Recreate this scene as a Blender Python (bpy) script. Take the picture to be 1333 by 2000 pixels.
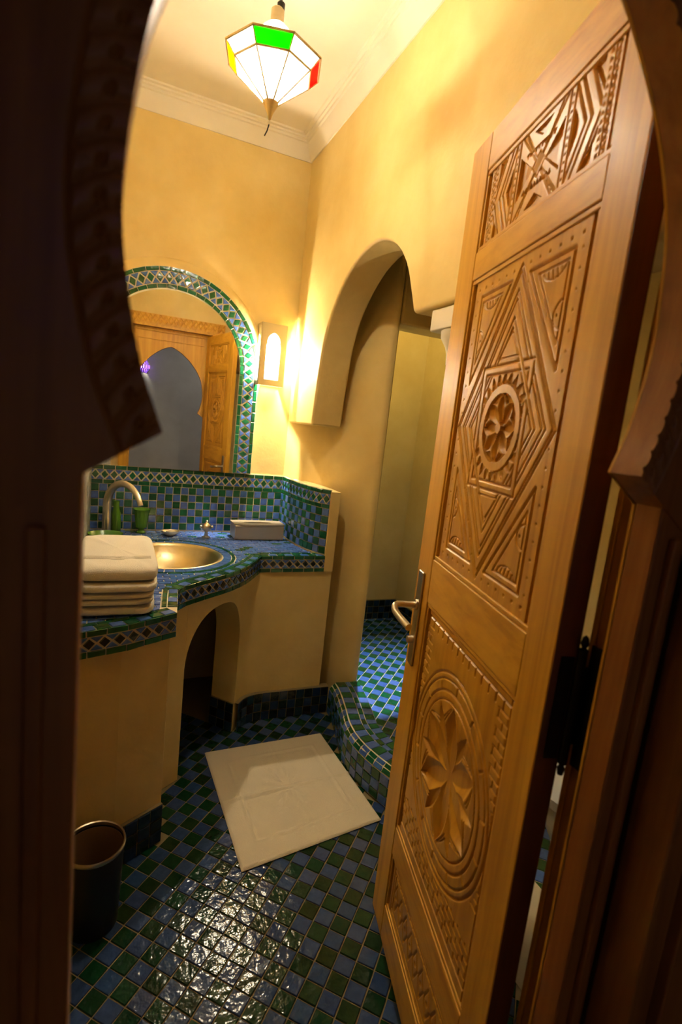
import bpy, math, random
import numpy as np
from mathutils import Vector, Matrix
random.seed(7); rng = np.random.default_rng(7)
for o in list(bpy.data.objects): bpy.data.objects.remove(o)
scene = bpy.context.scene; COL = scene.collection

# ------------------------------------------------------------------ camera, world, lights, exposure
EYE = 1.45
YAW, PITCH, ROLL, FPX = math.radians(24.0), math.radians(9.15), math.radians(6.28), 1019.4
fw = Vector((math.sin(YAW)*math.cos(PITCH), math.cos(YAW)*math.cos(PITCH), -math.sin(PITCH)))
rt = Vector((math.cos(YAW), -math.sin(YAW), 0)); up = rt.cross(fw)
cR, sR = math.cos(ROLL), math.sin(ROLL)
c_right = cR*rt + sR*up; c_up = -sR*rt + cR*up
cam_d = bpy.data.cameras.new('camera'); cam = bpy.data.objects.new('camera', cam_d); COL.objects.link(cam)
cam.matrix_world = Matrix(((c_right.x, c_up.x, -fw.x, 0), (c_right.y, c_up.y, -fw.y, 0), (c_right.z, c_up.z, -fw.z, EYE), (0, 0, 0, 1)))
cam_d.sensor_fit = 'VERTICAL'; cam_d.sensor_height = 36; cam_d.sensor_width = 24
cam_d.lens = FPX/2000*36; cam_d.clip_start = .02
cam_d.dof.use_dof = True; cam_d.dof.focus_distance = 1.9; cam_d.dof.aperture_fstop = 3.6
scene.camera = cam
scene.cycles.adaptive_threshold = .07; scene.cycles.max_bounces = 6; scene.cycles.diffuse_bounces = 3; scene.cycles.glossy_bounces = 3; scene.cycles.transparent_max_bounces = 6
scene.view_settings.view_transform = 'Standard'; scene.view_settings.look = 'None'
scene.view_settings.gamma = 1; scene.view_settings.use_curve_mapping = False
scene.view_settings.exposure = 1.72
w = bpy.data.worlds.new('world'); scene.world = w; w.use_nodes = True
w.node_tree.nodes['Background'].inputs[0].default_value = (.9, .7, .5, 1)
w.node_tree.nodes['Background'].inputs[1].default_value = 0.0
P_PENDANT, P_SCONCE, P_SHOWER, P_HALL, P_HFILL = 108.0, 96.0, 145.0, .45, 11.0      # lamp powers in watts
C_PENDANT, C_SCONCE, C_SHOWER, C_HALL = (1, .93, .80), (1, .92, .75), (.72, .87, 1), (1, .96, .9)

# ------------------------------------------------------------------ helpers
WL = {}
def wl(p): return WL[p.name] if p else Vector((0, 0, 0))
def link(o, parent, loc):
    COL.objects.link(o)
    if parent: o.parent = parent
    o.location = Vector(loc) - wl(parent); WL[o.name] = Vector(loc)
    return o
def tag(o, label=None, cat=None, group=None, kind=None):
    if label: o['label'] = label
    if cat: o['category'] = cat
    if group: o['group'] = group
    if kind: o['kind'] = kind
    return o
def thing(name, loc, label=None, cat=None, group=None, kind=None):
    return tag(link(bpy.data.objects.new(name, None), None, loc), label, cat, group, kind)
def mk(name, verts, faces, mat, parent=None, smooth=None, bevel=0, seg=2, origin=None):
    v = np.asarray(verts, dtype=np.float64).reshape(-1, 3)
    if origin is None:
        lo, hi = v.min(0), v.max(0); origin = ((lo[0]+hi[0])/2, (lo[1]+hi[1])/2, lo[2])
    v = v - np.array(origin)
    me = bpy.data.meshes.new(name)
    if isinstance(faces, np.ndarray):
        n, k = faces.shape
        me.vertices.add(len(v)); me.vertices.foreach_set('co', v.astype(np.float32).ravel())
        me.loops.add(n*k); me.loops.foreach_set('vertex_index', faces.astype(np.int32).ravel())
        me.polygons.add(n); me.polygons.foreach_set('loop_start', np.arange(0, n*k, k, dtype=np.int32))
        me.update(calc_edges=True)
    else:
        me.from_pydata(v.tolist(), [], faces)
    me.materials.append(mat)
    if smooth is not None:
        me.polygons.foreach_set('use_smooth', [True]*len(me.polygons)); me.set_sharp_from_angle(angle=math.radians(smooth))
    me.update()
    o = link(bpy.data.objects.new(name, me), parent, origin)
    if bevel:
        b = o.modifiers.new('bevel', 'BEVEL'); b.width = bevel; b.segments = seg; b.limit_method = 'ANGLE'; b.angle_limit = math.radians(40)
        me.polygons.foreach_set('use_smooth', [True]*len(me.polygons)); b.harden_normals = True
    return o
BOXF = [(0, 3, 2, 1), (4, 5, 6, 7), (0, 1, 5, 4), (1, 2, 6, 5), (2, 3, 7, 6), (3, 0, 4, 7)]
def boxv(x0, x1, y0, y1, z0, z1, f=None):
    v = [(x0, y0, z0), (x1, y0, z0), (x1, y1, z0), (x0, y1, z0), (x0, y0, z1), (x1, y0, z1), (x1, y1, z1), (x0, y1, z1)]
    return [f(*p) for p in v] if f else v
def box(name, x0, x1, y0, y1, z0, z1, mat, parent=None, bevel=0, f=None, seg=2):
    return mk(name, boxv(x0, x1, y0, y1, z0, z1, f), BOXF, mat, parent, bevel=bevel, seg=seg)
class MB:
    def __init__(s): s.v = []; s.f = []
    def add(s, v, f): n = len(s.v); s.v += [tuple(p) for p in v]; s.f += [tuple(i+n for i in q) for q in f]; return s
    def box(s, *a, f=None): return s.add(boxv(*a, f=f), BOXF)
    def lathe(s, prof, c=(0, 0, 0), n=32, sx=1, sy=1, closed=False):
        v, f = [], []
        for r, z in prof:
            for k in range(n):
                a = 2*math.pi*k/n; v.append((c[0]+r*sx*math.cos(a), c[1]+r*sy*math.sin(a), c[2]+z))
        for i in range(len(prof)-1):
            for k in range(n):
                k2 = (k+1) % n; f.append((i*n+k, i*n+k2, (i+1)*n+k2, (i+1)*n+k))
        f.append(tuple(range(n))[::-1]) if prof[0][0] > 1e-6 and closed else None
        if closed and prof[-1][0] > 1e-6: f.append(tuple((len(prof)-1)*n+k for k in range(n)))
        return s.add(v, f)
    def tube(s, pts, rad, n=12, caps=True):
        pts = [Vector(p) for p in pts]; v, f = [], []; m = len(pts)
        rad = rad if isinstance(rad, (list, tuple)) else [rad]*m
        t = [(pts[min(i+1, m-1)]-pts[max(i-1, 0)]).normalized() for i in range(m)]
        a = t[0].orthogonal().normalized()
        for i in range(m):
            a = (a - t[i]*a.dot(t[i])).normalized(); b = t[i].cross(a)
            for k in range(n):
                q = 2*math.pi*k/n; v.append(pts[i]+rad[i]*(math.cos(q)*a+math.sin(q)*b))
        for i in range(m-1):
            for k in range(n):
                k2 = (k+1) % n; f.append((i*n+k, i*n+k2, (i+1)*n+k2, (i+1)*n+k))
        if caps: f.append(tuple(range(n))[::-1]); f.append(tuple((m-1)*n+k for k in range(n)))
        return s.add(v, f)
    def build(s, name, mat, parent=None, smooth=40, bevel=0, **k): return mk(name, s.v, s.f, mat, parent, None if bevel else smooth, bevel, **k)
def prism(name, poly, z0, z1, mat, parent=None, smooth=None, bevel=0):
    n = len(poly); v = [(p[0], p[1], z0) for p in poly]+[(p[0], p[1], z1) for p in poly]
    f = [tuple(range(n))[::-1], tuple(range(n, 2*n))]+[(i, (i+1) % n, n+(i+1) % n, n+i) for i in range(n)]
    return mk(name, v, f, mat, parent, smooth, bevel)
def spline(pts, n):
    """Catmull-Rom through pts, n samples per span"""
    p = [np.array(q, float) for q in pts]; out = []
    e = [2*p[0]-p[1]]+p+[2*p[-1]-p[-2]]
    for i in range(1, len(e)-2):
        for k in range(n):
            t = k/n; a, b, c, d = e[i-1:i+3]
            out.append(.5*(2*b+(c-a)*t+(2*a-5*b+4*c-d)*t*t+(3*b-a-3*c+d)*t**3))
    out.append(p[-1]); return out
class Path:
    """plan polyline; n is the normal on the right-hand side of travel"""
    def __init__(s, pts):
        s.p = np.array(pts, float); d = np.diff(s.p, axis=0); L = np.hypot(d[:, 0], d[:, 1])
        s.s = np.concatenate([[0], np.cumsum(L)]); s.L = s.s[-1]
        t = d/L[:, None]; vt = np.vstack([t[:1], (t[1:]+t[:-1]), t[-1:]]); vt /= np.hypot(vt[:, 0], vt[:, 1])[:, None]
        s.t = vt
    def at(s, q):
        x = np.interp(q, s.s, s.p[:, 0]); y = np.interp(q, s.s, s.p[:, 1])
        tx = np.interp(q, s.s, s.t[:, 0]); ty = np.interp(q, s.s, s.t[:, 1]); l = math.hypot(tx, ty) or 1
        if q < 0: x += q*tx/l; y += q*ty/l
        if q > s.L: x += (q-s.L)*tx/l; y += (q-s.L)*ty/l
        return x, y, ty/l, -tx/l
def project(P):
    v = Vector(P)-Vector((0, 0, EYE)); z = v.dot(fw)
    return (666.5+FPX*v.dot(c_right)/z, 1000-FPX*v.dot(c_up)/z, z) if z > .05 else (-9999, -9999, .05)

# ------------------------------------------------------------------ materials
def nodes(name):
    m = bpy.data.materials.new(name); m.use_nodes = True; nt = m.node_tree
    return m, nt, nt.nodes['Principled BSDF']
def nd(nt, t, **k):
    n = nt.nodes.new(t)
    for a, b in k.items():
        if a in n.inputs.keys(): n.inputs[a].default_value = b
        else: setattr(n, a, b)
    return n
def ramp(nt, fac, stops):
    r = nt.nodes.new('ShaderNodeValToRGB'); e = r.color_ramp.elements
    while len(e) < len(stops): e.new(.5)
    for q, (p, c) in zip(e, stops): q.position = p; q.color = (*c, 1)
    nt.links.new(fac, r.inputs[0]); return r.outputs[0]
def simple(name, col, rough=.5, metal=0, spec=.5, bump=0, bscale=200, **k):
    m, nt, b = nodes(name); b.inputs['Base Color'].default_value = (*col, 1); b.inputs['Roughness'].default_value = rough
    b.inputs['Metallic'].default_value = metal; b.inputs['Specular IOR Level'].default_value = spec
    for a, c in k.items(): b.inputs[a.replace('_', ' ')].default_value = c
    if bump:
        g = nd(nt, 'ShaderNodeNewGeometry'); n = nd(nt, 'ShaderNodeTexNoise', Scale=bscale, Detail=3)
        nt.links.new(g.outputs['Position'], n.inputs['Vector'])
        bp = nd(nt, 'ShaderNodeBump', Strength=bump, Distance=.002); nt.links.new(n.outputs[0], bp.inputs['Height']); nt.links.new(bp.outputs[0], b.inputs['Normal'])
    return m
def plaster(name, lo, mid, hi, rough=.55, bump=.25):
    m, nt, b = nodes(name); g = nd(nt, 'ShaderNodeNewGeometry')
    n1 = nd(nt, 'ShaderNodeTexNoise', Scale=3.2, Detail=4, Roughness=.62); n2 = nd(nt, 'ShaderNodeTexNoise', Scale=38, Detail=3, Roughness=.6)
    for n in (n1, n2): nt.links.new(g.outputs['Position'], n.inputs['Vector'])
    c = ramp(nt, n1.outputs[0], [(.3, lo), (.52, mid), (.75, hi)]); nt.links.new(c, b.inputs['Base Color'])
    b.inputs['Roughness'].default_value = rough; b.inputs['Specular IOR Level'].default_value = .35
    bp = nd(nt, 'ShaderNodeBump', Strength=bump, Distance=.004); nt.links.new(n2.outputs[0], bp.inputs['Height']); nt.links.new(bp.outputs[0], b.inputs['Normal'])
    return m
def tile(name, cols, rough=.13, wave=.35, spec=.6):
    m, nt, b = nodes(name); oi = nd(nt, 'ShaderNodeObjectInfo'); g = nd(nt, 'ShaderNodeNewGeometry')
    ad = nd(nt, 'ShaderNodeMath', operation='ADD'); nt.links.new(oi.outputs['Random'], ad.inputs[0]); nt.links.new(g.outputs['Random Per Island'], ad.inputs[1])
    fr = nd(nt, 'ShaderNodeMath', operation='FRACT'); nt.links.new(ad.outputs[0], fr.inputs[0])
    k = len(cols)-1; c = ramp(nt, fr.outputs[0], [(i/k, q) for i, q in enumerate(cols)])
    n0 = nd(nt, 'ShaderNodeTexNoise', Scale=55, Detail=2); nt.links.new(g.outputs['Position'], n0.inputs['Vector'])
    mx = nd(nt, 'ShaderNodeMix', data_type='RGBA', blend_type='MULTIPLY'); mx.inputs[0].default_value = .55
    nt.links.new(c, mx.inputs[6]); nt.links.new(ramp(nt, n0.outputs[0], [(.3, (.55, .55, .55)), (.7, (1, 1, 1))]), mx.inputs[7])
    nt.links.new(mx.outputs[2], b.inputs['Base Color'])
    b.inputs['Roughness'].default_value = rough; b.inputs['Specular IOR Level'].default_value = spec
    n = nd(nt, 'ShaderNodeTexNoise', Scale=42, Detail=2); nt.links.new(g.outputs['Position'], n.inputs['Vector'])
    bp = nd(nt, 'ShaderNodeBump', Strength=wave, Distance=.004); nt.links.new(n.outputs[0], bp.inputs['Height']); nt.links.new(bp.outputs[0], b.inputs['Normal'])
    return m
def wood(name, a, b_, c, axis, rough=.46, coat=.08, sc=1.0):
    """axis: direction of the grain"""
    m, nt, b = nodes(name); g = nd(nt, 'ShaderNodeNewGeometry'); mp = nd(nt, 'ShaderNodeMapping')
    s = [34*sc]*3; s[axis] = 1.6*sc; mp.inputs['Scale'].default_value = s
    nt.links.new(g.outputs['Position'], mp.inputs['Vector'])
    n = nd(nt, 'ShaderNodeTexNoise', Scale=1.0, Detail=5, Roughness=.6, Distortion=.6); nt.links.new(mp.outputs[0], n.inputs['Vector'])
    n3 = nd(nt, 'ShaderNodeTexNoise', Scale=2.5, Detail=2); nt.links.new(g.outputs['Position'], n3.inputs['Vector'])
    ad = nd(nt, 'ShaderNodeMath', operation='MULTIPLY_ADD'); nt.links.new(n3.outputs[0], ad.inputs[0]); ad.inputs[1].default_value = .45; nt.links.new(n.outputs[0], ad.inputs[2])
    col = ramp(nt, ad.outputs[0], [(.5, a), (.7, b_), (.92, c)]); nt.links.new(col, b.inputs['Base Color'])
    b.inputs['Roughness'].default_value = rough; b.inputs['Coat Weight'].default_value = coat; b.inputs['Coat Roughness'].default_value = .25
    bp = nd(nt, 'ShaderNodeBump', Strength=.12, Distance=.001); nt.links.new(n.outputs[0], bp.inputs['Height']); nt.links.new(bp.outputs[0], b.inputs['Normal'])
    return m
def pane(name, col, trans=.35, rough=.2):
    """thin stained or frosted lamp glass: part clear, part scattering"""
    m, nt, b = nodes(name); out = nt.nodes['Material Output']; nt.nodes.remove(b)
    t = nd(nt, 'ShaderNodeBsdfTransparent'); t.inputs[0].default_value = (*col, 1)
    l = nd(nt, 'ShaderNodeBsdfTranslucent'); l.inputs[0].default_value = (*col, 1)
    gl = nd(nt, 'ShaderNodeBsdfGlossy', Roughness=rough)
    m1 = nd(nt, 'ShaderNodeMixShader'); m1.inputs[0].default_value = 1-trans; nt.links.new(t.outputs[0], m1.inputs[1]); nt.links.new(l.outputs[0], m1.inputs[2])
    m2 = nd(nt, 'ShaderNodeMixShader'); m2.inputs[0].default_value = .05; nt.links.new(m1.outputs[0], m2.inputs[1]); nt.links.new(gl.outputs[0], m2.inputs[2])
    nt.links.new(m2.outputs[0], out.inputs[0]); return m
def glow(name, col, s):
    m, nt, b = nodes(name); b.inputs['Emission Color'].default_value = (*col, 1); b.inputs['Emission Strength'].default_value = s; b.inputs['Base Color'].default_value = (1, 1, 1, 1); return m

M = dict(
    yellow=plaster('yellow_tadelakt', (.75, .53, .185), (.80, .59, .225), (.86, .655, .28)),
    white=plaster('cream_plaster', (.80, .72, .56), (.84, .76, .60), (.88, .80, .66), .6, .1),
    grey=plaster('grey_hall_plaster', (.54, .50, .44), (.60, .56, .50), (.66, .62, .56), .7, .1),
    hallfloor=simple('hall_floor', (.12, .05, .03), .5),
    grout=simple('grout', (.70, .61, .42), .8, bump=.3), grout_dark=simple('floor_grout', (.26, .20, .09), .8, bump=.3),
    blue=tile('blue_glazed_tile', [(.06, .13, .42), (.10, .19, .54), (.05, .15, .46), (.13, .20, .52)]),
    green=tile('green_glazed_tile', [(.004, .07, .025), (.008, .13, .05), (.02, .085, .02), (.004, .10, .045)]),
    black=tile('shaded_glazed_tile', [(.006, .012, .012), (.012, .03, .02), (.02, .012, .008), (.008, .02, .03)]),  # glazed tile darkened to stand in for shade on skirting and apron
    shade_blue=tile('shaded_blue_glazed_tile', [(.012, .03, .08), (.02, .045, .11), (.012, .04, .07), (.025, .045, .10)]),  # blue tile with the skirting's shade put into its colour
    sconce=simple('sconce_tin', (.50, .41, .24), .45, .35, bump=.1, bscale=80),
    fblue=tile('blue_floor_tile', [(.028, .06, .17), (.05, .09, .22), (.028, .07, .18), (.065, .095, .21)], .15, .6, .3),
    fgreen=tile('green_floor_tile', [(.004, .03, .010), (.008, .06, .022), (.014, .036, .010), (.003, .045, .02)], .15, .6, .3),
    door=wood('honey_door_wood', (.54, .245, .015), (.69, .345, .025), (.79, .43, .04), 2),
    doorh=wood('honey_rail_wood', (.54, .245, .015), (.69, .345, .025), (.79, .43, .04), 1),
    carve=wood('carved_panel_wood', (.52, .235, .014), (.66, .32, .024), (.74, .39, .036), 2, .42, .15),
    frame=wood('shaded_frame_wood', (.24, .08, .015), (.34, .12, .022), (.42, .17, .035), 2, .45, .1),  # same honey wood as the door, colour darkened for the unlit hall side
    edge=wood('dark_edge_wood', (.10, .025, .008), (.14, .035, .01), (.18, .05, .014), 2, .5, .1),
    nickel=simple('brushed_nickel', (.62, .56, .46), .28, 1, bump=.1, bscale=90), brass=simple('aged_brass', (.58, .46, .26), .45, .75, bump=.15, bscale=80),
    basin=simple('hammered_brass_basin', (.66, .55, .32), .3, 1, bump=.35, bscale=60), iron=simple('black_iron', (.012, .011, .01), .5, .6),
    pewter=simple('pewter_metal', (.52, .43, .29), .42, .7, bump=.2, bscale=70), bin=simple('dark_bin_metal', (.05, .05, .055), .35, .8),
    towel=simple('white_terry_cloth', (.80, .74, .62), .95, spec=.1, bump=.9, bscale=420), mat=simple('cream_bath_mat', (.78, .68, .50), .95, spec=.1, bump=.8, bscale=380),
    porcelain=simple('white_porcelain', (.85, .85, .82), .12), cupgreen=simple('green_glazed_ceramic', (.10, .26, .02), .2, bump=.2, bscale=120),
    mirror=simple('mirror_silver', (.93, .94, .93), .0, 1), soap=simple('soap', (.8, .75, .6), .5),
    clear=pane('frosted_glass', (1, .97, .92), .45), pgreen=pane('green_glass', (.0, .30, .0), .1), pred=pane('red_glass', (.45, .0, .0), .1), pyel=pane('amber_glass', (.70, .26, .0), .1), milk=pane('milk_glass', (.86, .83, .78), .50), ppur=pane('purple_glass', (.25, .1, .9), .4),
    bulb=glow('lamp_bulb', (1, .9, .72), 60), hbulb=glow('hall_bulb', (.9, .95, 1), 20), cable=simple('black_cable', (.01, .01, .01), .5),
)
def marble():
    m, nt, b = nodes('grey_marble'); g = nd(nt, 'ShaderNodeNewGeometry')
    n = nd(nt, 'ShaderNodeTexNoise', Scale=5.5, Detail=8, Roughness=.62, Distortion=1.6); nt.links.new(g.outputs['Position'], n.inputs['Vector'])
    nt.links.new(ramp(nt, n.outputs[0], [(.30, (.24, .22, .18)), (.46, (.34, .32, .26)), (.505, (.72, .69, .60)), (.55, (.36, .34, .28)), (.75, (.44, .41, .34))]), b.inputs['Base Color']); b.inputs['Roughness'].default_value = .25
    return m
M['marble'] = marble()

# ------------------------------------------------------------------ room shell
XL, XR, YB, ZC, CEIL = -.105, .858, 2.76, .83, 2.83
YN = .50                                    # bathroom face of the door wall
def struct(o, label=None, cat=None): return tag(o, label, cat, kind='structure')
wall_back = struct(box('wall_back', -.25, XR+.02, YB, YB+.1, -.02, CEIL, M['yellow']), 'yellow plaster back wall behind the arched mirror', 'wall')
struct(box('wall_left', -.25, XL, YN, YB, -.02, CEIL, M['yellow']), 'yellow plaster side wall left of the vanity', 'wall')
# right wall with the arch opening: a strip of columns above the arch line
arch = [(2.385, 1.445), (2.378, 1.52), (2.370, 1.60), (2.357, 1.70), (2.335, 1.81), (2.285, 1.918), (2.205, 2.012), (2.108, 2.083), (2.013, 2.122), (1.918, 2.139), (1.833, 2.132), (1.746, 2.102), (1.677, 2.057), (1.612, 1.985), (1.570, 1.906), (1.533, 1.831)]
arch_s = [tuple(q) for q in spline(arch, 4)]
bot = [(YB, 1.445)]+arch_s+[(YN, 1.83)]
def arch_wall():
    v, f = [], []; n = len(bot); T = .155
    for x in (XR, XR+T):
        for y, z in bot: v.append((x, y, z))
        for y, z in bot: v.append((x, y, CEIL))
    for i in range(n-1):
        f.append((i, i+1, n+i+1, n+i)); f.append((2*n+i+1, 2*n+i, 3*n+i, 3*n+i+1)); f.append((i+1, i, 2*n+i, 2*n+i+1))
    f.append((0, n, 3*n, 2*n)); f.append((n-1, 2*n+n-1, 4*n-1, 2*n-1))
    return mk('wall_right', v, f, M['yellow'], bevel=.012, seg=3)
struct(arch_wall(), 'yellow plaster right wall pierced by the tall arch to the shower', 'wall')
pier = [(XR, YB), (.90, 2.665), (.95, 2.58), (1.01, 2.475), (1.07, 2.385), (1.13, 2.31), (1.165, 2.272), (1.183, 2.258), (1.196, 2.258), (1.206, 2.27), (1.208, 2.30), (1.208, 3.22), (XR, 3.22)]
struct(prism('wall_pier', pier, -.02, CEIL, M['yellow'], smooth=50), 'yellow plaster pier between the vanity corner and the shower', 'wall')
struct(box('wall_lintel', 1.208, 1.95, 2.262, 2.42, 1.955, CEIL, M['yellow'], bevel=.012), 'yellow plaster lintel over the shower alcove', 'wall')
struct(box('wall_shower_back', 1.19, 2.05, 3.22, 3.32, -.02, CEIL, M['yellow']), 'yellow plaster wall at the back of the shower', 'wall')
struct(box('wall_shower_side', 1.95, 2.05, YN, 3.22, -.02, CEIL, M['yellow']), 'yellow plaster wall on the far side of the shower', 'wall')
struct(box('ceiling', -.25, 2.05, .36, 3.32, CEIL, CEIL+.05, M['white']), 'cream plaster ceiling above the lantern', 'ceiling')
# cornice: one run per wall, mitred
CPR = [(0, 2.738), (.006, 2.738), (.009, 2.748), (.022, 2.762), (.036, 2.784), (.042, 2.800), (.050, 2.803), (.052, 2.812), (.060, 2.815), (.062, 2.822), (.074, 2.824), (.078, 2.83), (0, 2.83)]
def cornice(name, pts_fn, label):
    v, f = [], []; n = len(CPR)
    for e in (0, 1):
        for o, z in CPR: v.append((*pts_fn(o, e), z))
    for i in range(n): f.append((i, (i+1) % n, n+(i+1) % n, n+i))
    f.append(tuple(range(n))[::-1]); f.append(tuple(range(n, 2*n)))
    struct(mk(name, v, f, M['white'], smooth=35), label, 'cornice')
cornice('trim_1', lambda o, e: ((XL+o) if e == 0 else (XR-o), YB-o), 'cream moulded cornice along the back wall')
cornice('trim_2', lambda o, e: (XR-o, (YB-o) if e == 0 else (YN+o)), 'cream moulded cornice along the right wall above the arch')
cornice('trim_3', lambda o, e: (XL+o, (YN+o) if e == 0 else (YB-o)), 'cream moulded cornice along the left wall')
# door wall and the hall outside
OX0, OX1, OZ = -.12, .72, 2.20
struct(box('wall_door_left', -1.6, OX0, .36, YN, -.02, CEIL, M['yellow']), 'plaster wall left of the carved doorway', 'wall')
struct(box('wall_door_right', OX1, 2.05, .36, YN, -.02, CEIL, M['yellow']), 'plaster wall right of the carved doorway', 'wall')
struct(box('wall_door_top', OX0, OX1, .36, YN, OZ, CEIL, M['yellow']), 'plaster wall above the carved doorway', 'wall')
struct(box('wall_hall', -1.6, 2.05, -1.40, -1.30, -.02, CEIL, M['grey']), 'grey plaster hall wall seen in the mirror', 'wall')
struct(box('wall_hall_left', -1.7, -1.6, -1.40, YN, -.02, CEIL, M['grey']), 'grey plaster wall at the left end of the hall', 'wall')
struct(box('wall_hall_right', 2.05, 2.15, -1.40, YN, -.02, CEIL, M['grey']), 'grey plaster wall at the right end of the hall', 'wall')
struct(box('ceiling_hall', -1.7, 2.15, -1.40, .36, CEIL, CEIL+.05, M['grey']), 'grey plaster ceiling of the hall', 'ceiling')
struct(box('floor_hall', -1.7, 2.15, -1.40, .36, -.05, -.004, M['hallfloor']), 'dark red floor of the hall', 'floor')

# ------------------------------------------------------------------ tile pieces
def piece(name, poly, mp, mat, parent, t=.0045, ch=.0014, jit=.0006, tilt=.0005, coll=None):
    """one glazed tile from a polygon in (s, v); mp(s, v, h) gives the world point"""
    n = len(poly); cs = sum(p[0] for p in poly)/n; cv = sum(p[1] for p in poly)/n
    poly = [(s+random.uniform(-jit, jit), q+random.uniform(-jit, jit)) for s, q in poly]
    b = [mp(s, q, 0) for s, q in poly]; m = [mp(s, q, t*.7) for s, q in poly]; tp = []
    for s, q in poly:
        d = math.hypot(cs-s, cv-q) or 1; k = min(ch*1.4/d, .4)
        tp.append(mp(s+(cs-s)*k, q+(cv-q)*k, t+random.uniform(-tilt, tilt)))
    v = b+m+tp; f = [tuple(range(2*n, 3*n))]
    for i in range(n):
        j = (i+1) % n; f += [(i, j, n+j, n+i), (n+i, n+j, 2*n+j, 2*n+i)]
    if coll is not None: coll.add(v, f); return None
    return mk(name, v, f, mat, parent, origin=mp(cs, cv, 0))
G = .0018                                      # half a grout joint
def bars(s0, s1, v0, v1, pitch, mp, mat, parent, name='border_tile'):
    n = max(1, round((s1-s0)/pitch)); p = (s1-s0)/n; e = [s0+i*p+(random.uniform(-.003, .003) if 0 < i < n else 0) for i in range(n+1)]
    for i in range(n):
        piece(name, [(e[i]+G, v0+G*.6), (e[i+1]-G, v0+G*.6), (e[i+1]-G, v1-G*.6), (e[i]+G, v1-G*.6)], mp, mat, parent)
def diamonds(s0, s1, v0, v1, pitch, mp, md, mt, parent):
    n = max(1, round((s1-s0)/pitch)); p = (s1-s0)/n; vm = (v0+v1)/2; hv = (v1-v0)/2; g = G*1.5
    for i in range(n):
        c = s0+(i+.5)*p; k = .86
        piece('diamond_tile', [(c-p/2*k+g, vm), (c, vm-hv*k+g), (c+p/2*k-g, vm), (c, vm+hv*k-g)], mp, md, parent)
    for i in range(n+1):
        c = s0+i*p; a, b = max(s0, c-p/2*.92), min(s1, c+p/2*.92)
        for sg in (-1, 1):
            tri = [(a+g, vm+sg*(hv-G)), (c, vm+sg*g*1.3), (b-g, vm+sg*(hv-G))]
            if i == 0: tri[1] = (s0+g, vm+sg*g*1.3)
            if i == n: tri[1] = (s1-g, vm+sg*g*1.3)
            if sg > 0: tri = tri[::-1]
            piece('triangle_tile', tri[::-1] if sg < 0 else tri[::-1], mp, mt, parent)
def checker(s0, s1, v0, v1, ns, nv, mp, ma, mb, parent, name='square_tile', ph=0):
    ds, dv = (s1-s0)/ns, (v1-v0)/nv
    for j in range(nv):
        for i in range(ns):
            m = ma if (i+j+ph) % 2 == 0 else mb
            if random.random() < .03: m = mb if m is ma else ma
            piece(name, [(s0+i*ds+G, v0+j*dv+G), (s0+(i+1)*ds-G, v0+j*dv+G), (s0+(i+1)*ds-G, v0+(j+1)*dv-G), (s0+i*ds+G, v0+(j+1)*dv-G)], mp, m, parent)

# ------------------------------------------------------------------ floor
FT = .0525; R2 = math.sqrt(.5)
def inpoly(x, y, poly):
    c = False; j = len(poly)-1
    for i in range(len(poly)):
        (xi, yi), (xj, yj) = poly[i], poly[j]
        if (yi > y) != (yj > y) and x < (xj-xi)*(y-yi)/(yj-yi)+xi: c = not c
        j = i
    return c
bow = [(.222, 1.83), (.251, 1.868), (.305, 1.914), (.364, 1.958), (.442, 2.018), (.518, 2.096), (.579, 2.183), (.638, 2.281)]
bow_s = [tuple(q) for q in spline(bow, 3)]
ret = [(.858, 2.76), (.861, 2.66), (.868, 2.55), (.883, 2.44), (.905, 2.36), (.930, 2.31), (.958, 2.281)]
ret_s = [tuple(q) for q in spline(ret, 3)]
front = [(XL, 1.478), (.053, 1.530), (.197, 1.609)]+bow_s
body = [(XL, 1.515), (.04, 1.563), (.185, 1.645), (.192, 1.70), (.205, 1.885)]
bodybow = [(.205, 1.885), (.28, 1.935), (.345, 1.985), (.42, 2.045), (.49, 2.118), (.545, 2.2), (.60, 2.262), (.68, 2.287), (.80, 2.287), (1.003, 2.287)]
bodybow_s = [tuple(q) for q in spline(bodybow, 5)]
curb = [(1.052, 2.262), (1.044, 2.18), (1.010, 2.03), (.977, 1.90), (.973, 1.78), (.995, 1.66), (1.03, 1.55), (1.055, 1.40), (1.065, 1.20), (1.065, YN)]
curb_s = [tuple(q) for q in spline(curb, 5)]
_bp = Path(bodybow_s)
floor_poly = [(XL, YN-.09), (XL, 1.50)]+body[1:]+[(.27, 1.93), (.10, 2.20), (.35, 2.42), (.54, 2.20)]+[_bp.at(q)[:2] for q in np.linspace(.48, _bp.L, 20)]+[(1.06, 2.27)]+curb_s+[(1.065, YN-.09)]
floor = struct(box('floor', XL, 1.98, YN-.14, 3.25, -.06, -.004, M['grout_dark']), 'blue and green diagonal tile floor between vanity and doorway', 'floor')
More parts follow.
